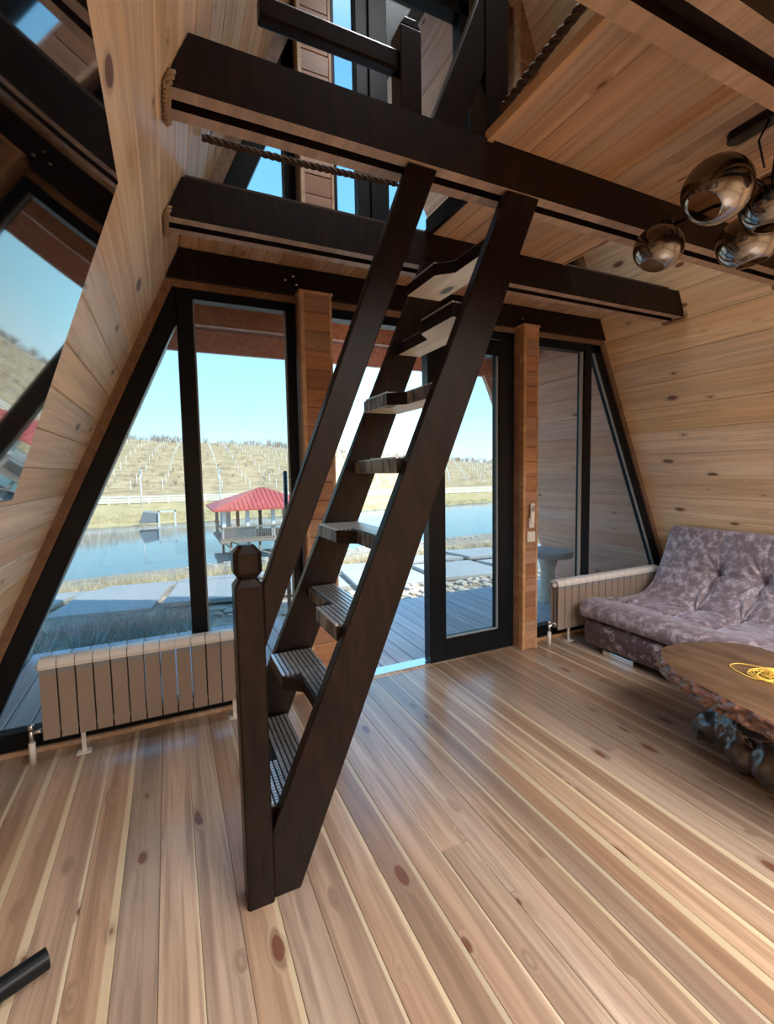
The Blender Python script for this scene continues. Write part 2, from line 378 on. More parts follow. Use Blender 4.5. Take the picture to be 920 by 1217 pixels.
# --- floor
fl = struct(MB().box((-1.1, YBACK, -.12), (4.7, YG+.08, -.024)).build('floor', M['shell']))
bw = .125; i = 0
x = -1.1+bw/2
fr = random.Random(3)
while x < 4.70:
    j = fr.uniform(-1.4, 2.4) if fr.random() < .4 else None
    cuts = [YBACK, YG] if j is None else [YBACK, j, YG]
    for a, b_ in zip(cuts[:-1], cuts[1:]):
        board('floorboard', (x, (a+b_)/2, -.022), b_-a-.0015, bw, .022, M['floor'], fl, groove=.0015)
    x += bw
# --- rear gable wall behind the camera
polyb = [(LX(0), 0), (RX(0), 0), (RX(ZAP-.1), ZAP-.1), (LX(ZAP-.1), ZAP-.1)]
wb = struct(MB().prism(polyb, YBACK-.1, YBACK-.02, 'y').build('wall_back', M['shell']))
for k in range(40):
    z = .1+k*.16
    if z > ZAP-.3: break
    a, b_ = LX(z)+.05, RX(z)-.05
    o = board('plank', ((a+b_)/2, YBACK-.015, z), b_-a, .16, .02, M['wall'], wb)
    o.rotation_euler = (R(-90), 0, R(-90)); o.rotation_euler = Matrix(((0, 1, 0), (0, 0, 1), (1, 0, 0))).to_euler()

# --- loft floor seen from below = ceiling
ce = struct(MB().box((LX(ZL)+.1, YG-.06, ZL+.03), (RX(ZL)-.1, YG, ZL+.06)).build('ceiling', M['shell']))
cw = .094
def ceil_zone(x0, x1, y0, y1):
    n_ = max(1, round((x1-x0)/cw)); w_ = (x1-x0)/n_
    for k in range(n_):
        xc = x0+(k+.5)*w_
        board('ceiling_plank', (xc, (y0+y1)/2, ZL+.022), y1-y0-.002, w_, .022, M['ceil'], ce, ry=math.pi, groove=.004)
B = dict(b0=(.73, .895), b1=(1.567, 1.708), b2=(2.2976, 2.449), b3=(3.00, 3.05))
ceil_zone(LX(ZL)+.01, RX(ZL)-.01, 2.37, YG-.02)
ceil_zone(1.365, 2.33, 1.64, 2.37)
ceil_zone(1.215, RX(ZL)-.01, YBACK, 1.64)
MB().box((1.215, YBACK, ZL+.022), (RX(ZL), 1.70, ZL+.05)).box((1.365, 1.70, ZL+.022), (2.33, 2.37, ZL+.05)).box((LX(ZL), 2.37, ZL+.022), (RX(ZL), YG-.06, ZL+.05)).build('subfloor', M['shell'], ce)
# edge trims of the opening and of the hatch
MB().box((1.340, 1.70, ZL-.012), (1.365, 2.31, ZL+.075)).build('edge_trim', M['dark'], ce)
MB().box((1.190, YBACK, ZL-.012), (1.215, 1.60, ZL+.03)).build('edge_trim', M['ceil'], ce)
MB().box((2.33, 1.70, ZL-.005), (2.35, 2.31, ZL+.06)).build('edge_trim', M['under'], ce)

# ================================================================== BEAMS
def rope_pts(path, r, turns_per_m=28, strands=3, n_per_m=220):
    path = [Vector(p) for p in path]; L = sum((b-a).length for a, b in zip(path, path[1:])); n_ = max(8, int(L*n_per_m))
    out = [[] for _ in range(strands)]
    segs = []; acc = 0
    for a, b in zip(path, path[1:]): segs.append((acc, a, b)); acc += (b-a).length
    for i in range(n_+1):
        d = L*i/n_
        for st, a, b in reversed(segs):
            if d >= st-1e-9: break
        t = (b-a).normalized(); p = a+t*(d-st); u = t.orthogonal().normalized(); w = t.cross(u)
        for k in range(strands):
            an = 2*math.pi*(d*turns_per_m+k/strands); out[k].append(p+r*.55*(math.cos(an)*u+math.sin(an)*w))
    return out
def rope(name, path, r, mat, parent=None, label=None, tpm=28, npm=220):
    b = MB()
    for st in rope_pts(path, r, tpm, n_per_m=npm): b.tube(st, r*.48, 6)
    return b.build(name, mat, parent, label)
def beam(name, y0, y1, z0, z1, label, t=.05):
    o = thing(name, label, 'beam', (XAP, (y0+y1)/2, z0), 'dark beams under the loft')
    def slab(ya, yb, za):
        poly = [(LX(za)+.004, za), (RX(za)-.004, za), (RX(z1)-.004, z1), (LX(z1)+.004, z1)]
        b = MB().prism(poly, ya, yb, 'y')
        # lowest face gets the lighter underside
        b.m[2] = 1; b.m[2] = 1
        return b
    for ya, yb in ((y0, y0+t), (y1-t, y1)):
        b = slab(ya, yb, z0)
        for fi, f in enumerate(b.f):
            if all(abs(b.v[i][2]-z0) < 1e-5 for i in f): b.m[fi] = 1
            else: b.m[fi] = 0
        pl = b.build('beam_board', [M['dark'], M['under']], o)
    slab(y0+t, y1-t, z0+.035).build('beam_core', M['dark'], o)
    for s_, X in ((1, LX), (-1, RX)):
        e = .012; yy0, yy1 = y0-.012, y1+.012
        path = [(X(z0+.035)+s_*e, yy0, z0+.035), (X(z0)+s_*e, yy0, z0-.008), (X(z0)+s_*e, yy1, z0-.008), (X(z0+.035)+s_*e, yy1, z0+.035)]
        rope('caulking_rope', path, .013, M['rope'], o, 'jute rope packed round the beam end', 18, 200)
    return o
beam('ceiling_beam', -.80, -.65, 2.62, 2.785, 'dark double-board beam over the rear of the room, farthest from the windows')
beam('ceiling_beam', -.02, .13, 2.62, 2.785, 'dark double-board beam over the rear of the room, second from the back')
beam('ceiling_beam', .73, .895, 2.62, 2.785, 'dark double-board beam crossing the top right corner, nearest to the camera', .055)
beam('ceiling_beam', 1.567, 1.708, 2.624, 2.789, 'long dark double-board beam that carries the top of the ladder stairs')
beam('ceiling_beam', 2.2976, 2.449, 2.611, 2.789, 'dark double-board beam midway between the stair-top beam and the window wall')
hb = thing('header_beam', 'dark single-board beam directly above the windows of the gable', 'beam', (XAP, YG-.03, ZB))
bevel(MB().prism([(LX(ZB)+.004, ZB), (RX(ZB)-.004, ZB), (RX(2.79)-.004, 2.788), (LX(2.79)+.004, 2.788)], YG-.045, YG+.06, 'y').build('beam_board', M['dark'], hb), .003)
b = MB()
for px_, pz_ in ((.72, 2.70), (.79, 2.68), (.77, 2.73), (2.62, 2.69)):
    b.lathe([(.008, 0), (.006, .003), (0.0005, .004)], (px_, YG-.047, pz_), 10, Mx=Matrix.Rotation(R(90), 4, 'X'))
b.build('screw_head', M['steel'], hb)

# ================================================================== GABLE: windows, door, posts
FY0, FY1 = YG-.005, YG+.075
def bar(p0, p1, w, y0=FY0, y1=FY1, side=0):
    """bar in the gable plane from p0 to p1 (x,z); side shifts it sideways"""
    a = Vector(p0); b_ = Vector(p1); d = (b_-a).normalized(); n_ = Vector((-d.y, d.x))
    o0 = n_*(-w/2+side*w/2); o1 = n_*(w/2+side*w/2)
    return [tuple(a+o0), tuple(b_+o0), tuple(b_+o1), tuple(a+o1)], y0, y1
def frame_part(name, parent, bars, mat=None):
    b = MB()
    for poly, y0, y1 in bars: b.prism(poly, y0, y1, 'y')
    return bevel(b.build(name, mat or M['black'], parent), .003, 1)
def pane(parent, poly, y=None, nm='pane'):
    y = YG+.035 if y is None else y
    return MB().prism(poly, y, y+.006, 'y').build(nm, M['glass'], parent)
TW = .048      # wooden trim next to the sloping walls
def inL(z, d): return LX(z)+d/nz
def inR(z, d): return RX(z)-d/nz
Z0, Z1 = .03, ZTOP; FW = .085
# bead poly sections (sloping bars as true quads)
def quadL(d0, d1, z0, z1): return [(inL(z0, d0), z0), (inL(z0, d1), z0), (inL(z1, d1), z1), (inL(z1, d0), z1)]
def quadR(d0, d1, z0, z1): return [(inR(z0, d0), z0), (inR(z0, d1), z0), (inR(z1, d1), z1), (inR(z1, d0), z1)]
XP = (.787, .994); XQ = (2.567, 2.7215)
MUL = .1295; MUR = 3.396; MW = .088
def rect(x0, x1, z0, z1): return [(x0, z0), (x1, z0), (x1, z1), (x0, z1)]
# window 1 (left)
w1 = struct(MB().box((inL(0, .0), YG, 0), (XP[0], YG+.09, Z0-.004)).build('window_1', M['black']))
frame_part('window_frame', w1, [(quadL(TW, TW+FW+.01, Z0, Z1), FY0, FY1), (rect(inL(Z0, TW), XP[0], Z0, Z0+.095), FY0, FY1), (rect(inL(Z1, TW), XP[0], Z1-.055, Z1), FY0, FY1), (rect(.727, XP[0]-.002, Z0, Z1), FY0, FY1)])
frame_part('mullion', w1, [(rect(MUL-MW/2, MUL+MW/2, Z0, Z1), FY0-.004, FY1)])
pane(w1, [(inL(Z0+.09, TW+FW), Z0+.09), (MUL-MW/2, Z0+.09), (MUL-MW/2, Z1-.05), (inL(Z1-.05, TW+FW), Z1-.05)])
pane(w1, rect(MUL+MW/2, .727, Z0+.09, Z1-.05))
frame_part('glazing_bead', w1, [(rect(MUL+MW/2, MUL+MW/2+.012, Z0+.09, Z1-.05), FY0+.01, FY0+.03), (rect(.715, .727, Z0+.09, Z1-.05), FY0+.01, FY0+.03)], M['grey'])
# window 2 (right)
w2 = struct(MB().box((XQ[1], YG, 0), (inR(0, 0), YG+.09, Z0-.004)).build('window_2', M['black']))
frame_part('window_frame', w2, [(quadR(TW, TW+FW-.01, Z0, Z1), FY0, FY1), (rect(XQ[1], inR(Z0, TW), Z0, Z0+.095), FY0, FY1), (rect(XQ[1], inR(Z1, TW), Z1-.07, Z1), FY0, FY1), (rect(XQ[1], XQ[1]+.035, Z0, Z1), FY0, FY1)])
frame_part('mullion', w2, [(rect(MUR-MW/2, MUR+MW/2, Z0, Z1), FY0-.004, FY1)])
pane(w2, [(inR(Z0+.09, TW+FW-.01), Z0+.09), (MUR+MW/2, Z0+.09), (MUR+MW/2, Z1-.06), (inR(Z1-.06, TW+FW-.01), Z1-.06)])
pane(w2, rect(XQ[1]+.035, MUR-MW/2, Z0+.09, Z1-.06))
frame_part('glazing_bead', w2, [(rect(MUR-MW/2-.03, MUR-MW/2, Z0+.09, Z1-.07), FY0+.012, FY0+.03), (quadR(TW+FW-.01, TW+FW+.006, Z0+.09, Z1-.07), FY0+.012, FY0+.03)], M['grey'])
# door
d1 = struct(MB().box((XP[1], YG-.012, -.004), (XQ[0], YG+.10, .014)).build('door_1', M['steel']))
frame_part('door_frame', d1, [(rect(XP[1], XP[1]+.035, 0.014, Z1), FY0, FY1+.02), (rect(XQ[0]-.028, XQ[0], .014, Z1), FY0-.005, FY1+.02), (rect(XP[1], XQ[0], Z1-.06, Z1), FY0, FY1+.02)])
DX0, DX1, DZ1 = 1.745, 2.54, Z1-.075
frame_part('door_leaf', d1, [(rect(DX0, DX0+.145, .018, DZ1), FY0-.03, FY1-.02), (rect(DX1-.145, DX1, .018, DZ1), FY0-.03, FY1-.02), (rect(DX0+.145, DX1-.145, .018, .185), FY0-.03, FY1-.02), (rect(DX0+.145, DX1-.145, DZ1-.12, DZ1), FY0-.03, FY1-.02)])
pane(d1, rect(DX0+.14, DX1-.14, .18, DZ1-.115), YG+.01)
frame_part('glazing_bead', d1, [(rect(DX1-.157, DX1-.145, .185, DZ1-.12), FY0-.02, FY0), (rect(DX0+.145, DX1-.145, .185, .197), FY0-.02, FY0)], M['grey'])
bevel(MB().box((DX0+.05, YG-.075, 1.42), (DX0+.095, YG-.035, 1.48)).box((DX0+.06, YG-.09, 1.44), (DX0+.085, YG-.075, 1.58)).build('handle', M['black'], d1), .006)
# wooden trims
t1 = struct(MB().prism(quadL(0, TW, 0, ZB), YG-.02, YG+.09, 'y').prism(rect(inL(ZTOP, TW), XP[0], ZTOP, ZB), YG-.018, YG+.09, 'y').build('trim_1', M['trim']))
t2 = struct(MB().prism(quadR(0, TW, 0, ZB), YG-.02, YG+.09, 'y').prism(rect(XQ[1], inR(ZTOP, TW), ZTOP, ZB), YG-.018, YG+.09, 'y').build('trim_2', M['trim']))
struct(MB().box((XP[1], YG-.018, ZTOP), (XQ[0], YG+.09, ZB)).build('trim_3', M['trim']))
struct(bevel(MB().box((LX(0)+.02, YG-.028, 0), (XP[0], YG, .028)).build('baseboard_left', M['ceil']), .006))
struct(bevel(MB().box((XQ[1], YG-.028, 0), (RX(0)-.02, YG, .028)).build('baseboard_right', M['ceil']), .006))
# posts, clad with short horizontal boards between corner strips
def post(name, x0, x1, z0, z1, top=True):
    y0 = YG-.12
    p = struct(MB().box((x0+.006, y0+.012, z0), (x1-.006, YG+.12, z1)).build(name, M['clad']))
    cs = .026
    for xa, xb in ((x0, x0+cs), (x1-cs*.7, x1)):
        bevel(MB().box((xa, y0-.004, z0), (xb, y0+.05, z1)).build('corner_strip', M['ceil'], p), .004)
    z = z0+.004; pr = random.Random(int(x0*100)+int(z0*10))
    while z < z1-.02:
        h = min(.118, z1-z); xa, xb = x0+cs, x1-cs*.7
        o = board('cladding_board', ((xa+xb)/2, y0+.014, z+h/2), xb-xa, h, .012+pr.uniform(0, .003), M['clad'], p, groove=.004)
        o.rotation_euler = Matrix(((0, 1, 0), (0, 0, -1), (-1, 0, 0))).to_euler()
        z += h+.001
    if top: bevel(MB().box((x0-.008, y0-.012, z1-.012), (x1+.008, YG, z1+.004)).build('cap_strip', M['ceil'], p), .005)
    return p
post('trim_4', XP[0], XP[1], 0, ZB+.006); post('trim_5', XQ[0], XQ[1], 0, ZB+.006)
UZ0, UZ1 = ZL+.06, 4.95
post('trim_6', .815, 1.03, UZ0, UZ1, False); post('trim_7', 2.50, 2.70, UZ0, UZ1, False)
# upper gable wall above the loft windows
gw = struct(MB().prism([(LX(UZ1), UZ1), (RX(UZ1), UZ1), (RX(ZAP-.1), ZAP-.1), (LX(ZAP-.1), ZAP-.1)], YG, YG+.12, 'y').build('wall_front', M['shell']))
for k in range(12):
    z = UZ1+.08+k*.145
    if z > ZAP-.3: break
    a, b_ = LX(z+.07)+.01, RX(z+.07)-.01
    o = board('plank', ((a+b_)/2, YG, z), b_-a, .145, .02, M['wall'], gw); o.rotation_euler = Matrix(((0, 1, 0), (0, 0, -1), (-1, 0, 0))).to_euler()
# loft windows
w3 = struct(MB().box((LX(UZ0)+.05, YG+.02, ZL+.03), (.815, YG+.075, UZ0)).build('window_3', M['black']))
frame_part('window_frame', w3, [(quadL(.07, .19, UZ0-.03, 4.25), FY0, FY1), (rect(inL(UZ0, .07), .815, UZ0-.03, UZ0+.08), FY0, FY1), (rect(.745, .815, UZ0, 4.35), FY0, FY1)])
pane(w3, [(inL(UZ0+.07, .18), UZ0+.07), (.745, UZ0+.07), (.745, 4.0)])
MB().prism(quadL(0, .07, UZ0-.06, UZ1), YG-.05, YG+.08, 'y').build('window_trim', M['trim'], w3)
w4 = struct(MB().box((1.03, YG+.02, ZL+.03), (2.50, YG+.075, UZ0)).build('window_4', M['black']))
frame_part('window_frame', w4, [(rect(1.03, 1.094, UZ0, UZ1), FY0, FY1), (rect(1.244, 1.33, UZ0, UZ1), FY0, FY1), (rect(2.20, 2.29, UZ0, UZ1), FY0, FY1), (rect(2.45, 2.50, UZ0, UZ1), FY0, FY1), (rect(1.03, 2.5, UZ0-.03, UZ0+.09), FY0, FY1), (rect(1.03, 2.5, 4.86, UZ1), FY0, FY1)])
frame_part('door_leaf', w4, [(rect(1.33, 1.462, UZ0+.09, 4.86), FY0-.02, FY1), (rect(2.048, 2.20, UZ0+.09, 4.86), FY0-.02, FY1), (rect(1.33, 2.2, 4.76, 4.86), FY0-.02, FY1), (rect(1.33, 2.2, UZ0+.09, UZ0+.20), FY0-.02, FY1)])
for a, b_ in ((1.094, 1.244), (1.462, 2.048), (2.29, 2.45)): pane(w4, rect(a, b_, UZ0+.09, 4.86))
w5 = struct(MB().box((2.70, YG+.02, ZL+.03), (RX(UZ0)-.05, YG+.075, UZ0)).build('window_5', M['black']))
frame_part('window_frame', w5, [(quadR(.07, .19, UZ0-.03, 4.3), FY0, FY1), (rect(2.70, inR(UZ0, .07), UZ0-.03, UZ0+.08), FY0, FY1), (rect(2.70, 2.77, UZ0, 4.3), FY0, FY1)])
pane(w5, [(inR(UZ0+.07, .18), UZ0+.07), (2.77, UZ0+.07), (2.77, 4.05)])
MB().prism(quadR(0, .07, UZ0-.06, UZ1), YG-.05, YG+.08, 'y').build('window_trim', M['trim'], w5)

# ================================================================== LADDER STAIRS
st = thing('ladder_stairs', 'steep dark-stained ladder stairs with eight alternating treads rising from newel post to loft', 'stairs', (.4, 1.9, 0))
NY0, NY1, FYa, FYb = 1.570, 1.620, 2.25, 2.300
upx = lambda z: .288+.4315*(z-.29)
lox = lambda z: .363+.4185*z
bevel(MB().prism([(.268, 0), (.363, 0), (lox(2.622), 2.622), (upx(2.622), 2.622), (.288, .29), (.268, .243)], NY0, NY1, 'y').build('stringer', M['stair'], st), .005)
bevel(MB().prism([(.275, 0), (lox(0), 0), (lox(2.609), 2.609), (upx(2.609), 2.609), (.275, .262)], FYa, FYb, 'y').build('stringer', M['stair'], st), .005)
hx0 = lambda z: .266+.385*(z-1.112); hx1 = lambda z: .275+.4055*(z-.909)
bevel(MB().prism([(.268, .895), (hx1(2.622), 2.622), (hx0(2.622), 2.622), (.268, 1.117)], 1.578, 1.623, 'y').build('handrail', M['stair'], st), .006)
# newel with a chamfered head
nwx0, nwx1, nwy0, nwy1 = .176, .268, 1.556, 1.646
b = MB()
def ring(x0, x1, y0, y1, c, z): return [(x0+c, y0, z), (x1-c, y0, z), (x1, y0+c, z), (x1, y1-c, z), (x1-c, y1, z), (x0+c, y1, z), (x0, y1-c, z), (x0, y0+c, z)]
rings = [(0, 0, .006), (1.125, 0, .006), (1.148, .014, .010), (1.150, .016, .012), (1.172, 0.0, .016), (1.236, 0.0, .016), (1.262, .022, .012)]
vs_ = []; 
for z, ins, c in rings: vs_ += ring(nwx0+ins, nwx1-ins, nwy0+ins, nwy1-ins, c, z)
fs = [tuple(range(7, -1, -1)), tuple(range(len(vs_)-8, len(vs_)))]
for i in range(len(rings)-1):
    for k in range(8): k2 = (k+1) % 8; fs.append((i*8+k, i*8+k2, (i+1)*8+k2, (i+1)*8+k))
b.add(vs_, fs).build('newel_post', M['stair'], st)
TY0, TY1 = NY1-.004, FYa+.004
grip_cache = {}
for i in range(1, 9):
    zt = .31*i; bx = .477+.1306*(i-1); wide_far = (i % 2 == 0)
    xn, xw = bx-.131, bx-.204
    if wide_far: poly = [(bx, TY0), (bx, TY1), (xw, TY1), (xw, 1.972), (xn, 1.905), (xn, TY0)]
    else: poly = [(bx, TY0), (bx, TY1), (xn, TY1), (xn, 1.945), (xw, 1.878), (xw, TY0)]
    tr = MB().prism(poly, zt-.062, zt-.004, 'z', mi=0, cap=(1 if i >= 5 else 0, 0)).build('tread', [M['stair'], M['rawunder'], M['tread_sheen']], st)
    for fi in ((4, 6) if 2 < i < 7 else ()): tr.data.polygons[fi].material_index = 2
    bevel(tr, .004)
    key = wide_far
    if key not in grip_cache:
        g = MB(); pitch = .0205; ny = int((TY1-TY0-.01)/.0185)
        xx = -.012
        while xx > -.200:
            for j in range(ny):
                yc = TY0+.012+j*.0185
                inside = (xx > -.125) or ((yc > 1.975) if wide_far else (yc < 1.875))
                if inside: g.box((xx-.0066, yc-.0070, -.004), (xx+.0066, yc+.0070, .0025))
            xx -= pitch
        grip_cache[key] = g.mesh('grip_mesh', M['grip'])
    link('grip_mat', grip_cache[key], tr, loc=(bx, 0, zt), label='ribbed anti-slip mesh')
# ================================================================== LOFT RAILING
rl = thing('loft_railing', 'dark loft guard rail with chamfered post standing on the stair-top beam', 'railing', (.855, 1.6, 2.79))
bevel(MB().box((.815, 1.570, 2.789), (.900, 1.650, 3.075)).prism([(.815, 3.075), (.900, 3.075), (.880, 3.105), (.835, 3.105)], 1.570, 1.650, 'y').build('post', M['stair'], rl), .004)
bevel(MB().box((.325, 1.580, 2.925), (.815, 1.625, 2.995)).build('rail', M['stair'], rl), .008)
rb = thing('stair_head_post', 'dark square post at the head of the stairs with sloping rail, on the stair-top beam', 'post', (1.28, 1.6, 2.79))
bevel(MB().box((1.190, 1.575, 2.789), (1.300, 1.690, 4.05)).build('post', M['stair'], rb), .005)
bevel(MB().prism([(.945, 2.789), (1.075, 2.789), (1.19, 3.05), (1.19, 3.37)], 1.580, 1.625, 'y').build('sloping_rail', M['stair'], rb), .005)
def sag(a, b, s, n_=14):
    a, b = Vector(a), Vector(b); return [a+(b-a)*t+Vector((0, 0, -s*4*t*(1-t))) for t in [i/n_ for i in range(n_+1)]]
o = rope('rope_handrail', sag((.205, 2.3, 2.975), (1.165, 2.3, 3.005), .012), .016, M['roped'], tpm=10); tag(o, 'thin twisted rope strung across the loft opening above the middle beam', 'rope')
MB().box((1.19, 2.27, 2.789), (1.25, 2.33, 3.10)).build('rope_post', M['stair'], rb)
o = rope('rope_handrail', sag((1.245, 1.548, 2.90), (1.225, .20, 3.06), .01), .017, M['roped'], tpm=10); tag(o, 'twisted rope handrail running from stair-head post towards the top right corner', 'rope')

# ================================================================== TELEVISION
tv = thing('television', 'large glossy black television leaning on the sloping left wall, reflecting the lake', 'television', (-.2, .7, 1.84))
P_t = Vector((-.079, 1.43, 2.251)); P_b = Vector((-.349, 1.43, 1.441))
dv = (P_b-P_t).normalized(); nrm = Vector((0, 1, 0)).cross(dv)
if nrm.x < 0: nrm = -nrm
def tvbox(y0, y1, v0, v1, n0, n1, mat, nm, lab=None):
    b = MB(); H_ = (P_b-P_t).length
    def P(y, v, n_): return Vector((P_t.x, y, P_t.z))+dv*v+nrm*n_
    vv = [P(y, v, n_) for n_ in (n0, n1) for (y, v) in ((y0, v0), (y1, v0), (y1, v1), (y0, v1))]
    b.add(vv, [(3, 2, 1, 0), (4, 5, 6, 7), (0, 1, 5, 4), (1, 2, 6, 5), (2, 3, 7, 6), (3, 0, 4, 7)])
    return bevel(b.build(nm, mat, tv), .002, 1)
Ht = (P_b-P_t).length
tvbox(-.03, 1.43, 0, Ht, -.012, -.002, M['tvframe'], 'casing')
# slightly bowed screen
b = MB(); ny_, nv_ = 24, 16; vs_ = []
for j in range(nv_+1):
    for i in range(ny_+1):
        u = i/ny_; v = j/nv_
        bow = .0032*math.sin(math.pi*u)*math.sin(math.pi*v)
        vs_.append(Vector((P_t.x, -.026+u*1.452, P_t.z))+dv*(.004+v*(Ht-.010))+nrm*(-.001+bow))
fs = [(j*(ny_+1)+i, j*(ny_+1)+i+1, (j+1)*(ny_+1)+i+1, (j+1)*(ny_+1)+i) for j in range(nv_) for i in range(ny_)]
b.add(vs_, fs, 0, True).build('screen', M['tv'], tv)
tvbox(.5, .95, .3, .6, -.05, -.012, M['tvframe'], 'wall_bracket')

# ================================================================== RADIATORS
def radiator(label, x0, nsec, yc, z0, z1, legs, valve_side):
    r = thing('radiator', label, 'radiator', (x0, yc, 0), 'sectional radiators under the windows')
    pitch = .0805; d = .042
    s = MB(); w = .0365
    # section: front plate, core, rear plate
    s.box((-w, -d, z0), (w, -d+.006, z1-.045)); s.box((-.014, -d+.006, z0+.02), (.014, d-.006, z1-.03)); s.box((-w, d-.006, z0), (w, d, z1-.045))
    s.box((-w*.75, -.012, z0+.01), (w*.75, .012, z1-.06))
    sec = s.mesh('section', M['rad'])
    c = MB(); prof = [(-d-.006, z1-.048), (-d-.008, z1-.030), (-d+.004, z1-.010), (-d+.016, z1), (d-.016, z1), (d-.004, z1-.010), (d, z1-.03), (d-.02, z1-.03), (-d+.018, z1-.03)]
    c.prism(prof, -w-.002, w+.002, 'x'); cap_ = c.mesh('section_cap', M['radtop'])
    f = MB(); f.box((-w*.86, -d+.001, z1-.075), (w*.86, -d+.0065, z1-.048)); fin = f.mesh('fin', M['grey'])
    for k in range(nsec):
        xc = x0+pitch*(k+.5)
        se = link('section', sec, r, loc=(xc, yc, 0)); link('top_fin', cap_, se, loc=(xc, yc, 0))
        link('air_slot', fin, se, loc=(xc, yc-.002, 0))
    x1 = x0+pitch*nsec
    MB().tube([(x0-.004, yc, z0+.04), (x1+.004, yc, z0+.04)], .014, 10).tube([(x0-.012, yc, z1-.045), (x1+.004, yc, z1-.045)], .016, 10).build('header_pipe', M['radtop'], r)
    for lx in legs:
        bevel(MB().box((lx-.010, yc-.006, 0), (lx+.010, yc+.006, z0+.06)).box((lx-.035, yc-.028, 0), (lx+.035, yc+.028, .006)).build('floor_bracket', M['white'], r), .002)
    vx = x0-.055 if valve_side < 0 else x1+.055
    b = MB().tube([(vx, yc-.005, 0), (vx, yc-.005, .115)], .015, 12)
    b.build('supply_pipe', M['white'], r)
    b = MB().tube([(vx, yc-.005, .105), (vx, yc-.005, z0+.055)], .011, 12).tube([(vx, yc-.005, z0+.038), (x0 if valve_side < 0 else x1, yc-.005, z0+.038)], .010, 12)
    b.tube([(vx, yc-.005, z0+.05), (vx, yc-.005, z0+.08)], .014, 12)
    b.build('valve', M['steel'], r)
    return r
radiator('sectional radiator under the left window, beside the newel post', -.656, 14, 2.955-.04, .13, .553, (-.485, .30), -1)
radiator('sectional radiator under the right window, running behind the sofa', 2.905, 16, 2.955-.04, .13, .55, (3.075, 3.9), -1)

# ================================================================== SWITCHES ON POST
sy = YG-.12-.005
rm = thing('remote_control', 'white remote control in its holder on the right-hand wooden post', 'remote', (2.645, sy, 1.1))
bevel(MB().box((2.618, sy-.012, 1.015), (2.672, sy, 1.10)).build('holder', M['white'], rm), .004)
r_ = bevel(MB().box((2.625, sy-.026, 1.05), (2.665, sy-.010, 1.215)).build('handset', M['white'], rm), .006)
MB().box((2.632, sy-.0275, 1.15), (2.658, sy-.0255, 1.195)).build('display', M['grey'], r_)
ls = thing('light_switch', 'square white light switch below the remote control on the wooden post', 'switch', (2.645, sy, .95))
bevel(MB().box((2.603, sy-.009, .90), (2.685, sy, .985)).build('plate', M['white'], ls), .003)
bevel(MB().box((2.616, sy-.013, .913), (2.672, sy-.008, .972)).build('rocker', M['white'], ls), .003)

# ================================================================== SOFA
sf = thing('sofa', 'tufted purple-grey mottled velvet sofa against the sloping right wall', 'sofa', (3.6, 1.7, 0))
SY0, SY1 = .35, 2.79
prof = [(3.16, .262), (3.065, .264), (3.030, .295), (3.032, .345), (3.065, .390), (3.14, .410), (3.3, .402), (3.5, .375), (3.72, .365), (3.87, .40), (3.97, .48), (4.045, .60), (4.11, .74), (4.165, .87), (4.20, .925), (4.245, .945), (4.275, .915), (4.27, .85)]
def catmull(P, n_):
    P = [Vector((p[0], p[1])) for p in P]; out = []
    L = len(P)-1
    for i in range(n_+1):
        t = i/n_*L; k = min(int(t), L-1); f = t-k
        p0 = P[max(k-1, 0)]; p1 = P[k]; p2 = P[k+1]; p3 = P[min(k+2, L)]
        out.append(.5*((2*p1)+(-p0+p2)*f+(2*p0-5*p1+4*p2-p3)*f*f+(-p0+3*p1-3*p2+p3)*f**3))
    return out
NU, NV = 150, 260
cu = catmull(prof, NU)
arc = [0]
for a, b_ in zip(cu, cu[1:]): arc.append(arc[-1]+(b_-a).length)
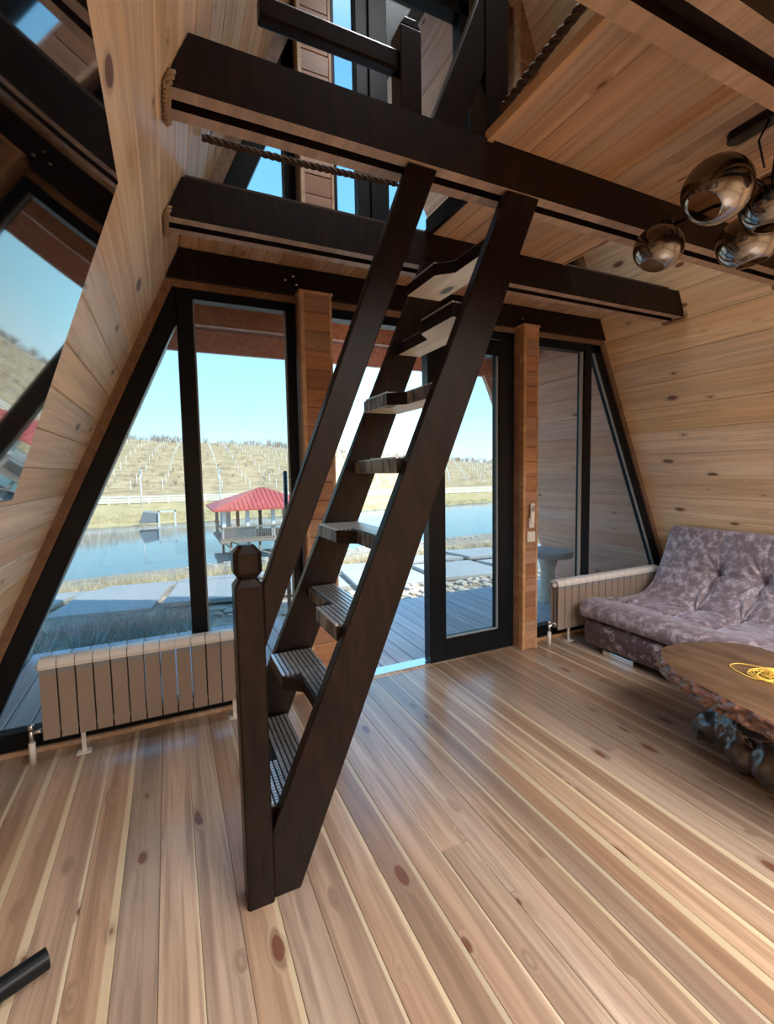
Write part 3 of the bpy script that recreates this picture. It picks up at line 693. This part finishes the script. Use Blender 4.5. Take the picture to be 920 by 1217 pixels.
def seat_module(y0, y1, name, seed):
    rr = random.Random(seed); w = y1-y0
    # tuft points in (s, y) : s = distance along profile
    rows = [(.62, .0), (.80+.09, .5), (1.22, .0)]
    tufts = []
    base_y = 2.33 if y0 > 1.5 else 1.25
    tops = []
    for s_ in (.62, 1.0, 1.35):
        for k in (-2, -1, 0, 1):
            yy = base_y+k*.36-(.03 if s_ < .7 else 0)
            if y0+.12 < yy < y1-.12:
                t_ = (s_+rr.uniform(-.02, .02), yy+rr.uniform(-.02, .02)); tufts.append(t_)
                if s_ > 1.2: tops.append(t_)
    nv = int(NV*w/1.3); S = np.array(arc)[:, None]; Y_ = np.linspace(y0, y1, nv+1)[None, :]
    D = np.zeros((NU+1, nv+1))
    dmin = np.full((NU+1, nv+1), 9.)
    for (ts, ty) in tufts:
        ds, dy = S-ts, Y_-ty; dd = np.sqrt(ds**2+dy**2); th = np.arctan2(ds, dy)
        D -= .048*np.exp(-(dd/.05)**2)
        D -= .030*np.exp(-(dd/.16)**2)
        ph = rr.uniform(0, 6)
        ridge = np.sin(th*9+ph+1.7*np.sin(th*2+ph))*.6+.4*np.sin(th*17+ph*3)
        D += .017*ridge*np.exp(-((dd-.085)/.085)**2)
    # creases joining neighbouring tufts
    for i, a in enumerate(tufts):
        for b_ in tufts[i+1:]:
            L = math.hypot(a[0]-b_[0], a[1]-b_[1])
            if L < .45:
                ux, uy = (b_[0]-a[0])/L, (b_[1]-a[1])/L
                t_ = np.clip(((S-a[0])*ux+(Y_-a[1])*uy)/L, 0, 1)
                dist = np.sqrt((S-a[0]-t_*L*ux)**2+(Y_-a[1]-t_*L*uy)**2)
                D -= .017*np.exp(-(dist/.016)**2)+.008*np.exp(-(dist/.05)**2)
    for a in tops:
        dist = np.abs(Y_-a[1])+0*S; D -= np.where(S > a[0], 1, 0)*(.010*np.exp(-(dist/.014)**2)+.006*np.exp(-(dist/.05)**2))
    ed = np.minimum(Y_-y0, y1-Y_)
    D -= .035*np.exp(-(ed/.018)**1.5)+0*S
    env = 1/(1+np.exp(-(S-.30)*25)); env = np.maximum(env, .0)
    tail = 1/(1+np.exp((S-arc[-1]+.16)*30))
    edge_only = -.035*np.exp(-(ed/.018)**1.5)+0*S
    D = (D-edge_only)*env*tail+edge_only
    vs_ = []
    for i in range(NU+1):
        a = cu[max(i-1, 0)]; b_ = cu[min(i+1, NU)]; t_ = (b_-a).normalized(); nn = Vector((-t_.y, t_.x))  # left normal (up/outwards)
        for j in range(nv+1):
            d = D[i, j]; y = Y_[0, j]
            wob = .006*mnoise.noise(Vector((cu[i].x*3, y*3, cu[i].y*3+seed)))
            vs_.append((cu[i].x+nn.x*(d+wob), y, cu[i].y+nn.y*(d+wob)))
    fs = [(i*(nv+1)+j, i*(nv+1)+j+1, (i+1)*(nv+1)+j+1, (i+1)*(nv+1)+j) for i in range(NU) for j in range(nv)]
    b = MB().add(vs_, fs, 0, True)
    # end caps: strips dropped from the profile
    for j in (0, nv):
        loop = [vs_[i*(nv+1)+j] for i in range(NU+1)]; low = [(min(max(p[0], 3.09), 4.22), p[1], .25) for p in loop]
        b.add(loop+low, [(i, i+1, NU+1+i+1, NU+1+i) for i in range(NU)], 0)
    o = b.build(name, M['velvet'], sf)
    for (ts, ty) in tufts:
        i = min(range(NU+1), key=lambda q: abs(arc[q]-ts)); a = cu[max(i-1, 0)]; b_ = cu[min(i+1, NU)]; t_ = (b_-a).normalized(); nn = Vector((-t_.y, t_.x)); jj = int(round((ty-y0)/(y1-y0)*nv))
        p = Vector((cu[i].x, ty, cu[i].y))+Vector((nn.x, 0, nn.y))*(D[i, min(max(jj, 0), nv)]+.002)
        bb = MB().lathe([(.0005, .006), (.008, .004), (.012, -.001), (.011, -.006)], (0, 0, 0), 12, Mx=Vector((nn.x, 0, nn.y)).to_track_quat('Z', 'Y').to_matrix().to_4x4())
        bb.v = [tuple(Vector(q)+p) for q in bb.v]; bb.build('tuft_button', M['velvet'], o)
seat_module(1.56, SY1, 'cushion', 1); seat_module(SY0, 1.555, 'cushion', 2)
# base: rounded box with bulging front
b = MB(); bp_ = [(3.10, .045), (3.055, .06), (3.034, .11), (3.03, .19), (3.045, .235), (3.085, .258), (3.2, .262), (4.15, .262), (4.2, .24), (4.2, .05)]
n_y = 40; vs_ = []
for j in range(n_y+1):
    y = SY0+(SY1-.012-SY0)*j/n_y; e = min(y-SY0, SY1-.012-y); c = .09*max(0, 1-e/.10)**2
    for (x_, z_) in bp_: vs_.append((min(4.2, x_+c*(1 if x_ < 3.5 else 0)), y, z_))
L_ = len(bp_)
fs = [(j*L_+k, (j+1)*L_+k, (j+1)*L_+(k+1) % L_, j*L_+(k+1) % L_) for j in range(n_y) for k in range(L_)]+[tuple(range(L_)), tuple(n_y*L_+k for k in range(L_-1, -1, -1))]
b.add(vs_, fs, 0, True); bo = b.build('base', M['velvet_dark'], sf)
for ya, yb in ((2.28, 2.55), (1.58, 1.85), (.55, .80)):
    bevel(MB().box((3.062, ya, .0), (3.085, yb, .046)).build('foot', M['chrome'], sf), .003)
for ya in (2.5, 1.0): MB().box((3.95, ya-.05, 0), (4.05, ya+.05, .05)).build('foot', M['rubber'], sf)

# ================================================================== COFFEE TABLE (live-edge slab on a driftwood root)
ct = thing('coffee_table', 'live-edge slab coffee table on a gnarled driftwood root, in front of the sofa', 'table', (2.5, 1.15, 0))
out = [(2.375, 1.585), (2.45, 1.655), (2.55, 1.70), (2.68, 1.705), (2.80, 1.672), (2.93, 1.60), (3.02, 1.47), (3.00, 1.30), (2.96, 1.1), (2.97, .85), (2.93, .6), (2.80, .40), (2.55, .33), (2.30, .38), (2.18, .55), (2.15, .8), (2.185, 1.0), (2.215, 1.15), (2.245, 1.30), (2.285, 1.45)]
def closed_cr(P, n_):
    P = [Vector(p) for p in P]; L = len(P); res = []
    for i in range(n_):
        t = i/n_*L; k = int(t); f = t-k; p0, p1, p2, p3 = P[(k-1) % L], P[k % L], P[(k+1) % L], P[(k+2) % L]
        res.append(.5*((2*p1)+(-p0+p2)*f+(2*p0-5*p1+4*p2-p3)*f*f+(-p0+3*p1-3*p2+p3)*f**3))
    return res
NO = 420; ol = closed_cr(out, NO); cen = Vector((2.58, 1.02)); ZT = .45; TH = .085
vs_ = []; lay = 9
for L_ in range(lay+1):
    z = ZT-TH*L_/lay
    for i, p in enumerate(ol):
        d = (p-cen).normalized(); nse = mnoise.noise(Vector((p.x*22, p.y*22, z*55)))*.030+mnoise.noise(Vector((p.x*60, p.y*60, z*120)))*.014
        bulge = .012*math.sin(math.pi*L_/lay)-.004*(L_/lay)
        if L_ == 0: nse *= .3
        q = p+d*(nse+bulge); vs_.append((q.x, q.y, z))
fs = [(L_*NO+i, L_*NO+(i+1) % NO, (L_+1)*NO+(i+1) % NO, (L_+1)*NO+i) for L_ in range(lay) for i in range(NO)]
MB().add(vs_, fs, 0, True).add(vs_[-NO:], [tuple(range(NO))], 0).build('bark_edge', M['bark_edge'], ct, 'rough glossy bark edge')
MB().add([(x, y, ZT+.0005) for x, y, z in vs_[:NO]], [tuple(range(NO))]).build('slab_top', M['slabtop'], ct)
def skin(name, verts, edges, radii, mat, parent, sub=2, disp=.02, dscale=12, root=0):
    me = bpy.data.meshes.new(name); me.from_pydata(verts, edges, []); o = bpy.data.objects.new(name, me); COL.objects.link(o)
    md = o.modifiers.new('s', 'SKIN'); me.skin_vertices[0].data[root].use_root = True
    for i, r in enumerate(radii): me.skin_vertices[0].data[i].radius = r if isinstance(r, tuple) else (r, r)
    md2 = o.modifiers.new('u', 'SUBSURF'); md2.levels = sub; md2.render_levels = sub
    bpy.context.view_layer.update()
    dg = bpy.context.evaluated_depsgraph_get(); m2 = bpy.data.meshes.new_from_object(o.evaluated_get(dg))
    bpy.data.objects.remove(o)
    for v in m2.vertices:
        c = v.co; k = mnoise.noise(c*dscale)*disp+mnoise.noise(Vector((c.x*dscale*3, c.y*dscale*3, c.z*dscale)))*disp*.45
        v.co = c+v.normal*k; 
        if v.co.z < .002: v.co.z = .002
    for p in m2.polygons: p.use_smooth = True
    m2.materials.clear(); m2.materials.append(mat)
    return link(name, m2, parent)
vv = [(2.60, 1.17, .20), (2.57, 1.15, .30), (2.56, 1.12, .38), (2.585, 1.27, .17), (2.57, 1.37, .135), (2.555, 1.46, .085), (2.545, 1.52, .035),
      (2.50, 1.22, .14), (2.45, 1.22, .085), (2.415, 1.21, .04), (2.49, 1.12, .16), (2.42, 1.10, .10), (2.385, 1.09, .045),
      (2.75, 1.0, .10), (2.83, .92, .05), (2.60, .96, .14), (2.57, .80, .05), (2.68, 1.25, .33), (2.74, 1.32, .385), (2.47, 1.02, .36), (2.50, 1.33, .07), (2.48, 1.28, .12)]
ee = [(0, 1), (1, 2), (0, 3), (3, 4), (4, 5), (5, 6), (0, 7), (7, 8), (8, 9), (0, 10), (10, 11), (11, 12), (0, 13), (13, 14), (0, 15), (15, 16), (1, 17), (17, 18), (1, 19), (3, 21), (21, 20)]
rr_ = [.15, .14, .18, .115, .095, .078, .045, .105, .09, .06, .105, .085, .06, .08, .045, .08, .045, .06, .07, .08, .05, .06]
skin('root_base', vv, ee, rr_, M['drift'], ct, 3, .030, 11)
# golden cord heap
b = MB(); gr = random.Random(5); pts = []
ccx, ccy = 2.655, 1.195
for k in range(120):
    a = k*.9+.5*math.sin(k*.7); rad = .052+.034*math.sin(k*.37)+gr.uniform(-.012, .012)
    pts.append((ccx+rad*math.cos(a)+.02*math.sin(k*.13), ccy+rad*math.sin(a)+.02*math.cos(k*.17), ZT+.006+.03*abs(math.sin(k*.53))*math.exp(-(rad/.07)**2)))
pts2 = catmull3 = pts
def spl(P, n_):
    P = [Vector(p) for p in P]; L = len(P)-1; o_ = []
    for i in range(n_+1):
        t = i/n_*L; k = min(int(t), L-1); f = t-k; p0, p1, p2, p3 = P[max(k-1, 0)], P[k], P[k+1], P[min(k+2, L)]
        o_.append(.5*((2*p1)+(-p0+p2)*f+(2*p0-5*p1+4*p2-p3)*f*f+(-p0+3*p1-3*p2+p3)*f**3))
    return o_
b.tube(spl(pts, 960), .0026, 5)
b.tube(spl([(ccx-.01, ccy-.06, ZT+.02), (2.555, 1.22, ZT+.005), (2.55, 1.30, ZT+.005), (2.60, 1.38, ZT+.006), (2.67, 1.37, ZT+.006), (ccx+.03, ccy+.07, ZT+.02)], 50), .0028, 5)
tag(b.build('gold_cord', M['gold']), 'tangled heap of shiny golden cord lying on the slab coffee table', 'cord')

# ================================================================== BLACK TUBE ON FLOOR
bt = MB(); axp = Vector((-.405, 1.645, .032)); dirp = Vector((-.88, -.42, 0)).normalized()
bt.tube([axp+dirp*t for t in (0, .2, .55)], .030, 16, False).tube([axp+dirp*t for t in (0, .2, .55)], .026, 16, False)
bt.tube([axp+dirp*t for t in (.55, .552)], .030, 16)
tag(bt.build('black_tube', M['black']), 'glossy black plastic tube lying on the floor in the bottom left corner', 'tube')

# ================================================================== CHANDELIER
def camray(px, py, depth):
    a = (px-CX)/FPX; b_ = -(py-CY)/FPX; return Vector((0, 0, EYE))+(_f+_r2*a+_u2*b_)*depth
ch = thing('chandelier', 'black branching chandelier with smoked glass globes hanging at the top right', 'chandelier', (2.06, .9, 2.79))
plate = MB(); pl = []
for k in range(20):
    a = math.pi*k/19; pl.append((2.065+.034*math.cos(a), 1.145+.034*math.sin(a)))
for k in range(20):
    a = math.pi+math.pi*k/19; pl.append((2.065+.034*math.cos(a), .42+.034*math.sin(a)))
bevel(plate.prism(pl, 2.755, 2.789, 'z').build('ceiling_plate', M['lamp'], ch), .004)
hub = Vector((2.06, 1.02, 2.50))
globes = [(1.86, 1.095, 2.50, .112, (-.62, .05, -.70)), (2.00, 1.415, 2.455, .098, (-.30, .10, -.9)), (2.16, 1.055, 2.505, .112, (.0, .1, -1)), (2.30, 1.215, 2.455, .115, (.15, -.1, -1)), (2.02, .72, 2.50, .13, (-.2, -.4, -.9))]
MB().tube([(2.065, 1.0, 2.757), (2.07, 1.01, 2.64), hub+Vector((0, 0, -.03))], .009, 10).tube([(2.05, 1.03, 2.757), (2.045, 1.06, 2.70), (2.06, 1.045, 2.60)], .004, 8).build('stem', M['lamp'], ch)
MB().lathe([(.001, .03), (.022, .02), (.028, 0), (.022, -.02), (.001, -.03)], hub, 16).build('hub', M['lamp'], ch)
for (gx, gy, gz, gr_, ax) in globes:
    c = Vector((gx, gy, gz)); A = Vector(ax).normalized()   # opening direction
    q = A.to_track_quat('Z', 'Y').to_matrix().to_4x4()
    top = c-A*gr_*.93
    arm = MB().tube([hub, (hub+top)*.5+Vector((0, 0, .02)), top], .007, 10); ar = arm.build('arm', M['lamp'], ch)
    MB().lathe([(.001, -.055), (.022, -.052), (.024, -.02), (.024, .0), (.018, .002)], top, 16, Mx=q).build('lamp_holder', M['lamp'], ar)
    prof_ = [(gr_*math.sin(t)*(1+.04*math.sin(t)), -gr_*math.cos(t)*.95) for t in [R(12)+R(137)*k/22 for k in range(23)]]
    r_l, z_l = prof_[-1]
    prof_ += [(r_l-.003, z_l+.001)]+[(r_-.003 if r_ > .02 else r_, z_) for r_, z_ in reversed(prof_[:-1])]
    sh = MB().lathe(prof_, (0, 0, 0), 40, Mx=q)
    me = sh.mesh('glass_shade', M['smoke']); g_ = link('glass_shade', me, ch, loc=c, label='smoked glass globe with open bottom')
    MB().lathe([(.001, .03), (.014, .028), (.022, .012), (.024, -.006), (.012, -.034), (.011, -.05)], (c-A*.03), 16, Mx=q).build('bulb', M['frost'], g_)

# ================================================================== PORCH
dk = struct(MB().box((-1.2, YG+.10, -.34), (4.85, 4.92, -.09)).build('deck', M['shell']))
xd = -1.15; 
while xd < 4.8:
    board('deck_board', (xd+.07, (YG+.10+4.95)/2, -.088), 4.95-YG-.10, .14, .026, M['deckm'], dk, groove=.004); xd += .146
pf = thing('porch_balcony', 'timber balcony floor over the porch, seen through the tops of the windows', 'balcony', (XAP, 4, 2.75))
bevel(MB().prism([(LX(2.60)+.01, 2.60), (RX(2.60)-.01, 2.60), (RX(2.80)-.01, 2.80), (LX(2.80)+.01, 2.80)], 4.62, 4.67, 'y').build('fascia_beam', M['porch_warm'], pf), .004)
bevel(MB().prism([(LX(2.62)+.01, 2.62), (RX(2.62)-.01, 2.62), (RX(2.80)-.01, 2.80), (LX(2.80)+.01, 2.80)], 3.86, 3.91, 'y').build('joist', M['porch_warm'], pf), .004)
k = 0; yb = YG+.16
while yb < 4.70:
    o = board('balcony_board', (XAP, yb+.06, 2.806), RX(2.83)-LX(2.83)-.05, .125, .026, M['porch_warm'], pf); o.rotation_euler = (0, 0, R(90)); yb += .148
bevel(MB().prism([(3.44, 2.62), (3.52, 2.62), (3.80, 2.10), (3.72, 2.08)], 4.60, 4.66, 'y').build('brace', M['porch_warm'], pf), .003)
# porch table
pt = thing('porch_table', 'round wooden slab table on the porch, behind the right window', 'table', (4.05, 4.15, -.06))
b = MB(); oo = closed_cr([(3.75+.0, 4.0), (3.9, 3.82), (4.12, 3.85), (4.22, 4.05), (4.15, 4.3), (3.95, 4.38), (3.78, 4.25)], 60)
bevel(b.prism([tuple(p) for p in oo], .47, .54, 'z').build('table_top', M['slab'], pt), .01)
MB().lathe([(.12, -.06), (.09, .1), (.08, .3), (.12, .47)], (3.98, 4.1, 0), 16).build('pedestal', M['porch'], pt)
# metal pole beside the porch
tag(MB().tube([(1.135, 5.02, -.35), (1.135, 5.02, 1.50)], .022, 12).tube([(1.135, 5.02, 1.5), (1.135, 5.02, 1.515)], [.022, .012], 12).build('metal_pole', M['rubber']), 'thin dark metal pole standing outside between newel post and lake', 'pole')

# ================================================================== LANDSCAPE
def lerp_tab(tab, t):
    if t <= tab[0][0]: return tab[0][1]
    for (a, va), (b_, vb) in zip(tab, tab[1:]):
        if t <= b_: f = (t-a)/(b_-a); f = f*f*(3-2*f)*.0+f; return va+(vb-va)*f
    return tab[-1][1]
WATER = -4.2
def terrain(x, y):
    near = lerp_tab([(3, -.40), (6, -.40), (9, -.55), (12, -1.05), (20, -2.6), (30.5, -4.15), (32, -4.6), (56, -4.8), (60, -4.15), (66, -3.7), (72, -3.4), (85, -2.2)], y-.10*x if y > 20 else y)
    if y > 80:
        g = lerp_tab([(85, 0), (110, 3), (160, 11), (230, 18), (330, 18), (600, 12)], y)
        s_ = 1.05-.0052*(x*160/max(y, 100)); s_ = max(.2, min(1.35, s_))
        near = -2.2+g*s_+1.6*min(1, (y-80)/60)*mnoise.noise(Vector((x*.02, y*.02, 0)))
    if y < 30: near += .06*mnoise.noise(Vector((x*.8, y*.8, 3)))*min(1, max(0, y-5)/2)
    return near
def grid(xs, ys, name, mat, cut=None):
    vs_ = [(x, y, terrain(x, y)) for y in ys for x in xs]; nx_ = len(xs)
    fs = [(j*nx_+i, j*nx_+i+1, (j+1)*nx_+i+1, (j+1)*nx_+i) for j in range(len(ys)-1) for i in range(nx_-1)]
    return MB().add(vs_, fs, 0, True).build(name, mat)
def lin(a, b_, n_): return [a+(b_-a)*i/n_ for i in range(n_+1)]
gd = struct(grid(lin(-40, 60, 120), lin(4.9, 33, 90), 'ground', M['soil']))
struct(grid(lin(-140, 220, 60), lin(56, 84, 30), 'ground', M['bank']))
struct(grid(lin(-320, 520, 150), lin(83, 500, 120), 'ground', M['hill']))
struct(MB().box((-40, -30, -.75), (60, 4.95, -.42)).build('ground', M['soil']))
wt = MB().add([(-160, 24, WATER), (240, 24, WATER), (240, 70, WATER), (-160, 70, WATER)], [(0, 1, 2, 3)]).build('pond', M['water']); struct(wt)
# paving slabs
def slab_at(cx_, cy_, w_, d_, rz):
    z = terrain(cx_, cy_); o = bevel(MB().box((-w_/2, -d_/2, -.02), (w_/2, d_/2, .05)).build('paving_slab', M['slab'], None), .01)
    o.location = (cx_, cy_, z+.03); sl = (terrain(cx_, cy_+.6)-terrain(cx_, cy_-.6))/1.2; o.rotation_euler = (math.atan(sl), 0, rz)
    o.parent = gd
for i in range(-6, 12):
    for j in range(2):
        slab_at(-.85+i*1.45+.2*j, 8.35+j*1.75-i*.22, 1.32, 1.6, -.15)
# rubble by the deck and rocks
rk = random.Random(11); b = MB()
ico = bmesh.new(); bmesh.ops.create_icosphere(ico, subdivisions=1, radius=1); iv = [v.co.copy() for v in ico.verts]; iff = [tuple(v.index for v in f.verts) for f in ico.faces]; ico.free()
def rocks(b, n_, xr, yr, sr):
    for _ in range(n_):
        x, y = rk.uniform(*xr), rk.uniform(*yr); s_ = rk.uniform(*sr); k = rk.uniform(0, 99)
        b.add([(x+v.x*s_*(1+.5*mnoise.noise(v*2+Vector((k, 0, 0)))), y+v.y*s_*(1+.5*mnoise.noise(v*2+Vector((0, k, 0)))), terrain(x, y)+s_*.2+v.z*s_*.6) for v in iv], iff)
rocks(b, 1500, (.5, 12), (5.0, 7.0), (.02, .09)); rocks(b, 160, (.6, 20), (26, 31), (.06, .2))
tag(b.build('rubble', M['stone']), 'loose pale rubble and stones between the deck and the pond', 'stones', kind='stuff')
def tufts(n_, xr, yr, hr, mat, label, seed, blades=14, spread=.16, cat='grass', w=.008):
    b = MB(); r = random.Random(seed)
    for _ in range(n_):
        x, y = r.uniform(*xr), r.uniform(*yr); z = terrain(x, y)-.02
        for k in range(blades):
            a = r.uniform(0, 6.28); l = r.uniform(*hr); lean = r.uniform(.1, .8); rr2 = r.uniform(0, spread)
            p = Vector((x+rr2*math.cos(a), y+rr2*math.sin(a), z)); t = p+Vector((math.cos(a)*l*lean, math.sin(a)*l*lean, l)); sd = Vector((-math.sin(a+1), math.cos(a+1), 0))*w
            b.add([p-sd, p+sd, t], [(0, 1, 2)])
    return tag(b.build('dry_grass', mat), label, cat, kind='stuff')
tufts(520, (-5, 12), (11.2, 12.6), (.12, .36), M['dry'], 'ragged band of straw-coloured dry grass at the pond edge beyond the paving', 1)
tufts(150, (-2.5, .3), (6.0, 6.9), (.12, .32), plain('silver_grass', (.42, .43, .40), .9, var=.3), 'silvery dry ornamental grass clumps just outside the left window', 2)
tufts(700, (-30, 50), (61, 67), (.2, .6), M['dry'], 'straw-coloured grass along the far bank of the pond', 3, 10, .6, w=.03)
# fences
def fence(label, x0, x1, y, h, step, mat, tilt=0):
    f = thing('fence', label, 'fence', ((x0+x1)/2, y, terrain((x0+x1)/2, y)))
    pm = MB().box((-.11, -.11, -.2), (.11, .11, h)).mesh('fence_post', mat)
    xs = []; x = x0
    while x <= x1: xs.append(x); x += step
    for x in xs: link('fence_post', pm, f, loc=(x, y+tilt*x, terrain(x, y+tilt*x)))
    for hz in (h*.93, h*.6, h*.27):
        b = MB()
        for a, c in zip(xs, xs[1:]):
            za, zc = terrain(a, y+tilt*a)+hz, terrain(c, y+tilt*c)+hz
            b.add([(a, y+tilt*a-.1, za-.11), (c, y+tilt*c-.1, zc-.11), (c, y+tilt*c-.1, zc+.11), (a, y+tilt*a-.1, za+.11), (a, y+tilt*a-.05, za-.11), (c, y+tilt*c-.05, zc-.11), (c, y+tilt*c-.05, zc+.11), (a, y+tilt*a-.05, za+.11)],
                  [(3, 2, 1, 0), (4, 5, 6, 7), (0, 1, 5, 4), (2, 3, 7, 6)])
        b.build('rail', mat, f)
    return f
fence('long white post-and-rail fence along the foot of the far hill', -60, 140, 78, 1.15, 2.6, M['fence'])
# street lamps
for (x, y, h, lab) in ((-3.6, 74, 5.6, 'thin pale lamp post by the white fence left of the window mullion'), (6.8, 73, 5.6, 'thin pale lamp post by the white fence, above the red-roofed pavilion'), (33, 95, 6.5, 'pale lamp post on the hill slope, rightmost of the three lamp posts')):
    l = thing('lamp_post', lab, 'lamp post', (x, y, terrain(x, y))); z = terrain(x, y)
    MB().tube([(x, y, z-.2), (x, y, z+h)], [.12, .08], 8).build('pole', M['fence'], l); MB().tube([(x, y, z+h-.05), (x+.5, y-.5, z+h+.1)], .05, 6).box((x+.4, y-.9, z+h+.02), (x+.7, y-.4, z+h+.14)).build('lamp_head', M['grey'], l)
# bare shrubs and vines on the slope
def shrubs(n_, yr, hr, seed, label, cat, rows=False):
    b = MB(); r = random.Random(seed)
    for q in range(n_):
        y = r.uniform(*yr)
        if rows: y = round(y/7)*7+r.uniform(-.5, .5)
        x = r.uniform(-.55*y, 1.25*y)
        z = terrain(x, y)-.1; h = r.uniform(*hr)
        for k in range(9):
            a = r.uniform(0, 6.28); e_ = r.uniform(.15, .75); p = Vector((x, y, z)); t = p+Vector((math.cos(a)*e_*h, math.sin(a)*e_*h, h*r.uniform(.6, 1)))
            sd = Vector((1, 0, 0))*.035*h/1.5
            b.add([p-sd, p+sd, t], [(0, 1, 2)]); mid = p+(t-p)*.5; t2 = mid+Vector((r.uniform(-.4, .4)*h, r.uniform(-.4, .4)*h, r.uniform(.1, .5)*h)); b.add([mid-sd*.6, mid+sd*.6, t2], [(0, 1, 2)])
    return tag(b.build('shrubs', M['bark']), label, cat, kind='stuff')
shrubs(1500, (95, 240), (.6, 1.5), 5, 'leafless shrubs scattered over the dry hillside', 'shrubs')
shrubs(900, (225, 300), (2.5, 5.5), 6, 'line of bare trees along the top of the hill', 'trees')
b = MB(); r = random.Random(9)
for row in range(13):
    y = 92+row*9
    for k in range(int(1.6*y/5)):
        x = -.5*y+k*5; z = terrain(x, y); b.box((x-.06, y-.06, z), (x+.06, y+.06, z+1.7))
tag(b.build('vine_posts', M['fence']), 'rows of small pale stakes on the hillside', 'stakes', kind='stuff')

# pavilion over the water
pv = thing('lake_pavilion', 'red-roofed pavilion on stilts over the pond, left of the stair handrail', 'pavilion', (6.4, 36, WATER))
px0, px1, py0, py1, pz = 3.35, 9.6, 34.2, 39.6, -3.2
bevel(MB().box((px0-.3, py0-.3, pz-.22), (px1+.3, py1+.3, pz)).build('platform', M['bark'], pv), .02)
b = MB(); ov = .75; ez = -1.0; rz_ = .35; xm0, xm1 = px0+2.9, px1-2.9; ym = (py0+py1)/2
b.add([(px0-ov, py0-ov, ez), (px1+ov, py0-ov, ez), (px1+ov, py1+ov, ez), (px0-ov, py1+ov, ez), (xm0, ym, rz_), (xm1, ym, rz_), (px0-ov, py0-ov, ez-.12), (px1+ov, py0-ov, ez-.12), (px1+ov, py1+ov, ez-.12), (px0-ov, py1+ov, ez-.12)],
      [(0, 1, 5, 4), (1, 2, 5), (2, 3, 4, 5), (3, 0, 4), (0, 6, 7, 1), (1, 7, 8, 2), (2, 8, 9, 3), (3, 9, 6, 0), (9, 8, 7, 6)])
rf_ = b.build('roof', M['roof'], pv)
b = MB()
for k in range(24):
    xx = px0-ov+.2+k*(px1-px0+2*ov-.4)/23
    tx = min(max(xx, xm0), xm1); f = 1-min(1, abs(xx-tx)/2.9*1.0); yt = py0-ov+(ym-py0+ov)*f; zt2 = ez+(rz_-ez)*f
    b.tube([(xx, py0-ov, ez+.02), (xx, yt, zt2+.02)], .035, 4)
b.build('roof_ribs', M['roof'], rf_)
for xx in (px0, px0+1.6, px0+3.4, px0+5.4, px1):
    for yy in (py0, py1): MB().box((xx-.12, yy-.12, pz), (xx+.12, yy+.12, ez-.05)).build('pillar', M['fence'] if yy == py0 else M['bark'], pv)
bevel(MB().box((px0+.2, py1-1.4, pz), (px0+.9, py1-.3, ez-.1)).build('wall_panel', M['fence'], pv), .01)
rb_ = MB().box((px0-.25, py0-.25, pz+.85), (px1+.25, py0-.18, pz+.95)).box((px0-.25, py0-.25, pz+.05), (px1+.25, py0-.18, pz+.12)).box((px0-.25, py0-.25, pz+.85), (px0-.18, py1, pz+.95))
for k in range(46): xx = px0-.2+k*(px1-px0+.4)/45; rb_.box((xx-.02, py0-.23, pz), (xx+.02, py0-.19, pz+.9))
rb_.build('balustrade', M['bark'], pv)
MB().box((px0, py0-.17, pz+.06), (px0+2.2, py0-.13, pz+.84)).build('balustrade_panel', M['grey'], pv)
for xx in (px0+.4, px0+2.4, px0+4.6, px1-.3):
    for yy in (py0, py1): MB().tube([(xx, yy, WATER-.5), (xx, yy, pz-.2)], .09, 8).build('stilt', M['bark'], pv)
MB().tube([(px0-.1, py0, pz-.15), (px0+.9, py0, WATER)], .05, 6).tube([(px0+.4, py0-.3, pz-.1), (px0+2.8, 30.5, -3.9)], .06, 6).build('strut', M['bark'], pv)
MB().prism([(7.3, -4.2), (8.9, -4.2), (8.9, -3.4), (8.1, -2.6), (7.3, -3.4)], 31.6, 33.4, 'y').build('lean_to', M['bark'], pv)
# jetty frame on the far shore
JX = -1.15
jf = thing('jetty_frame', 'white goal-like frame with dark sloping cover standing in the pond by far shore', 'frame', (JX, 57, WATER))
for xx in (JX, JX+1.6): MB().box((xx-.08, 55.9, WATER-.3), (xx+.08, 56.1, -2.45)).build('upright', M['fence'], jf)
MB().box((JX-.08, 55.9, -2.6), (JX+1.68, 56.1, -2.45)).build('crossbar', M['fence'], jf)
MB().prism([(JX-2.0, -3.75), (JX-.1, -3.75), (JX-.1, -2.75), (JX-1.5, -2.5)], 56.1, 58.5, 'y').build('cover', M['grey'], jf)
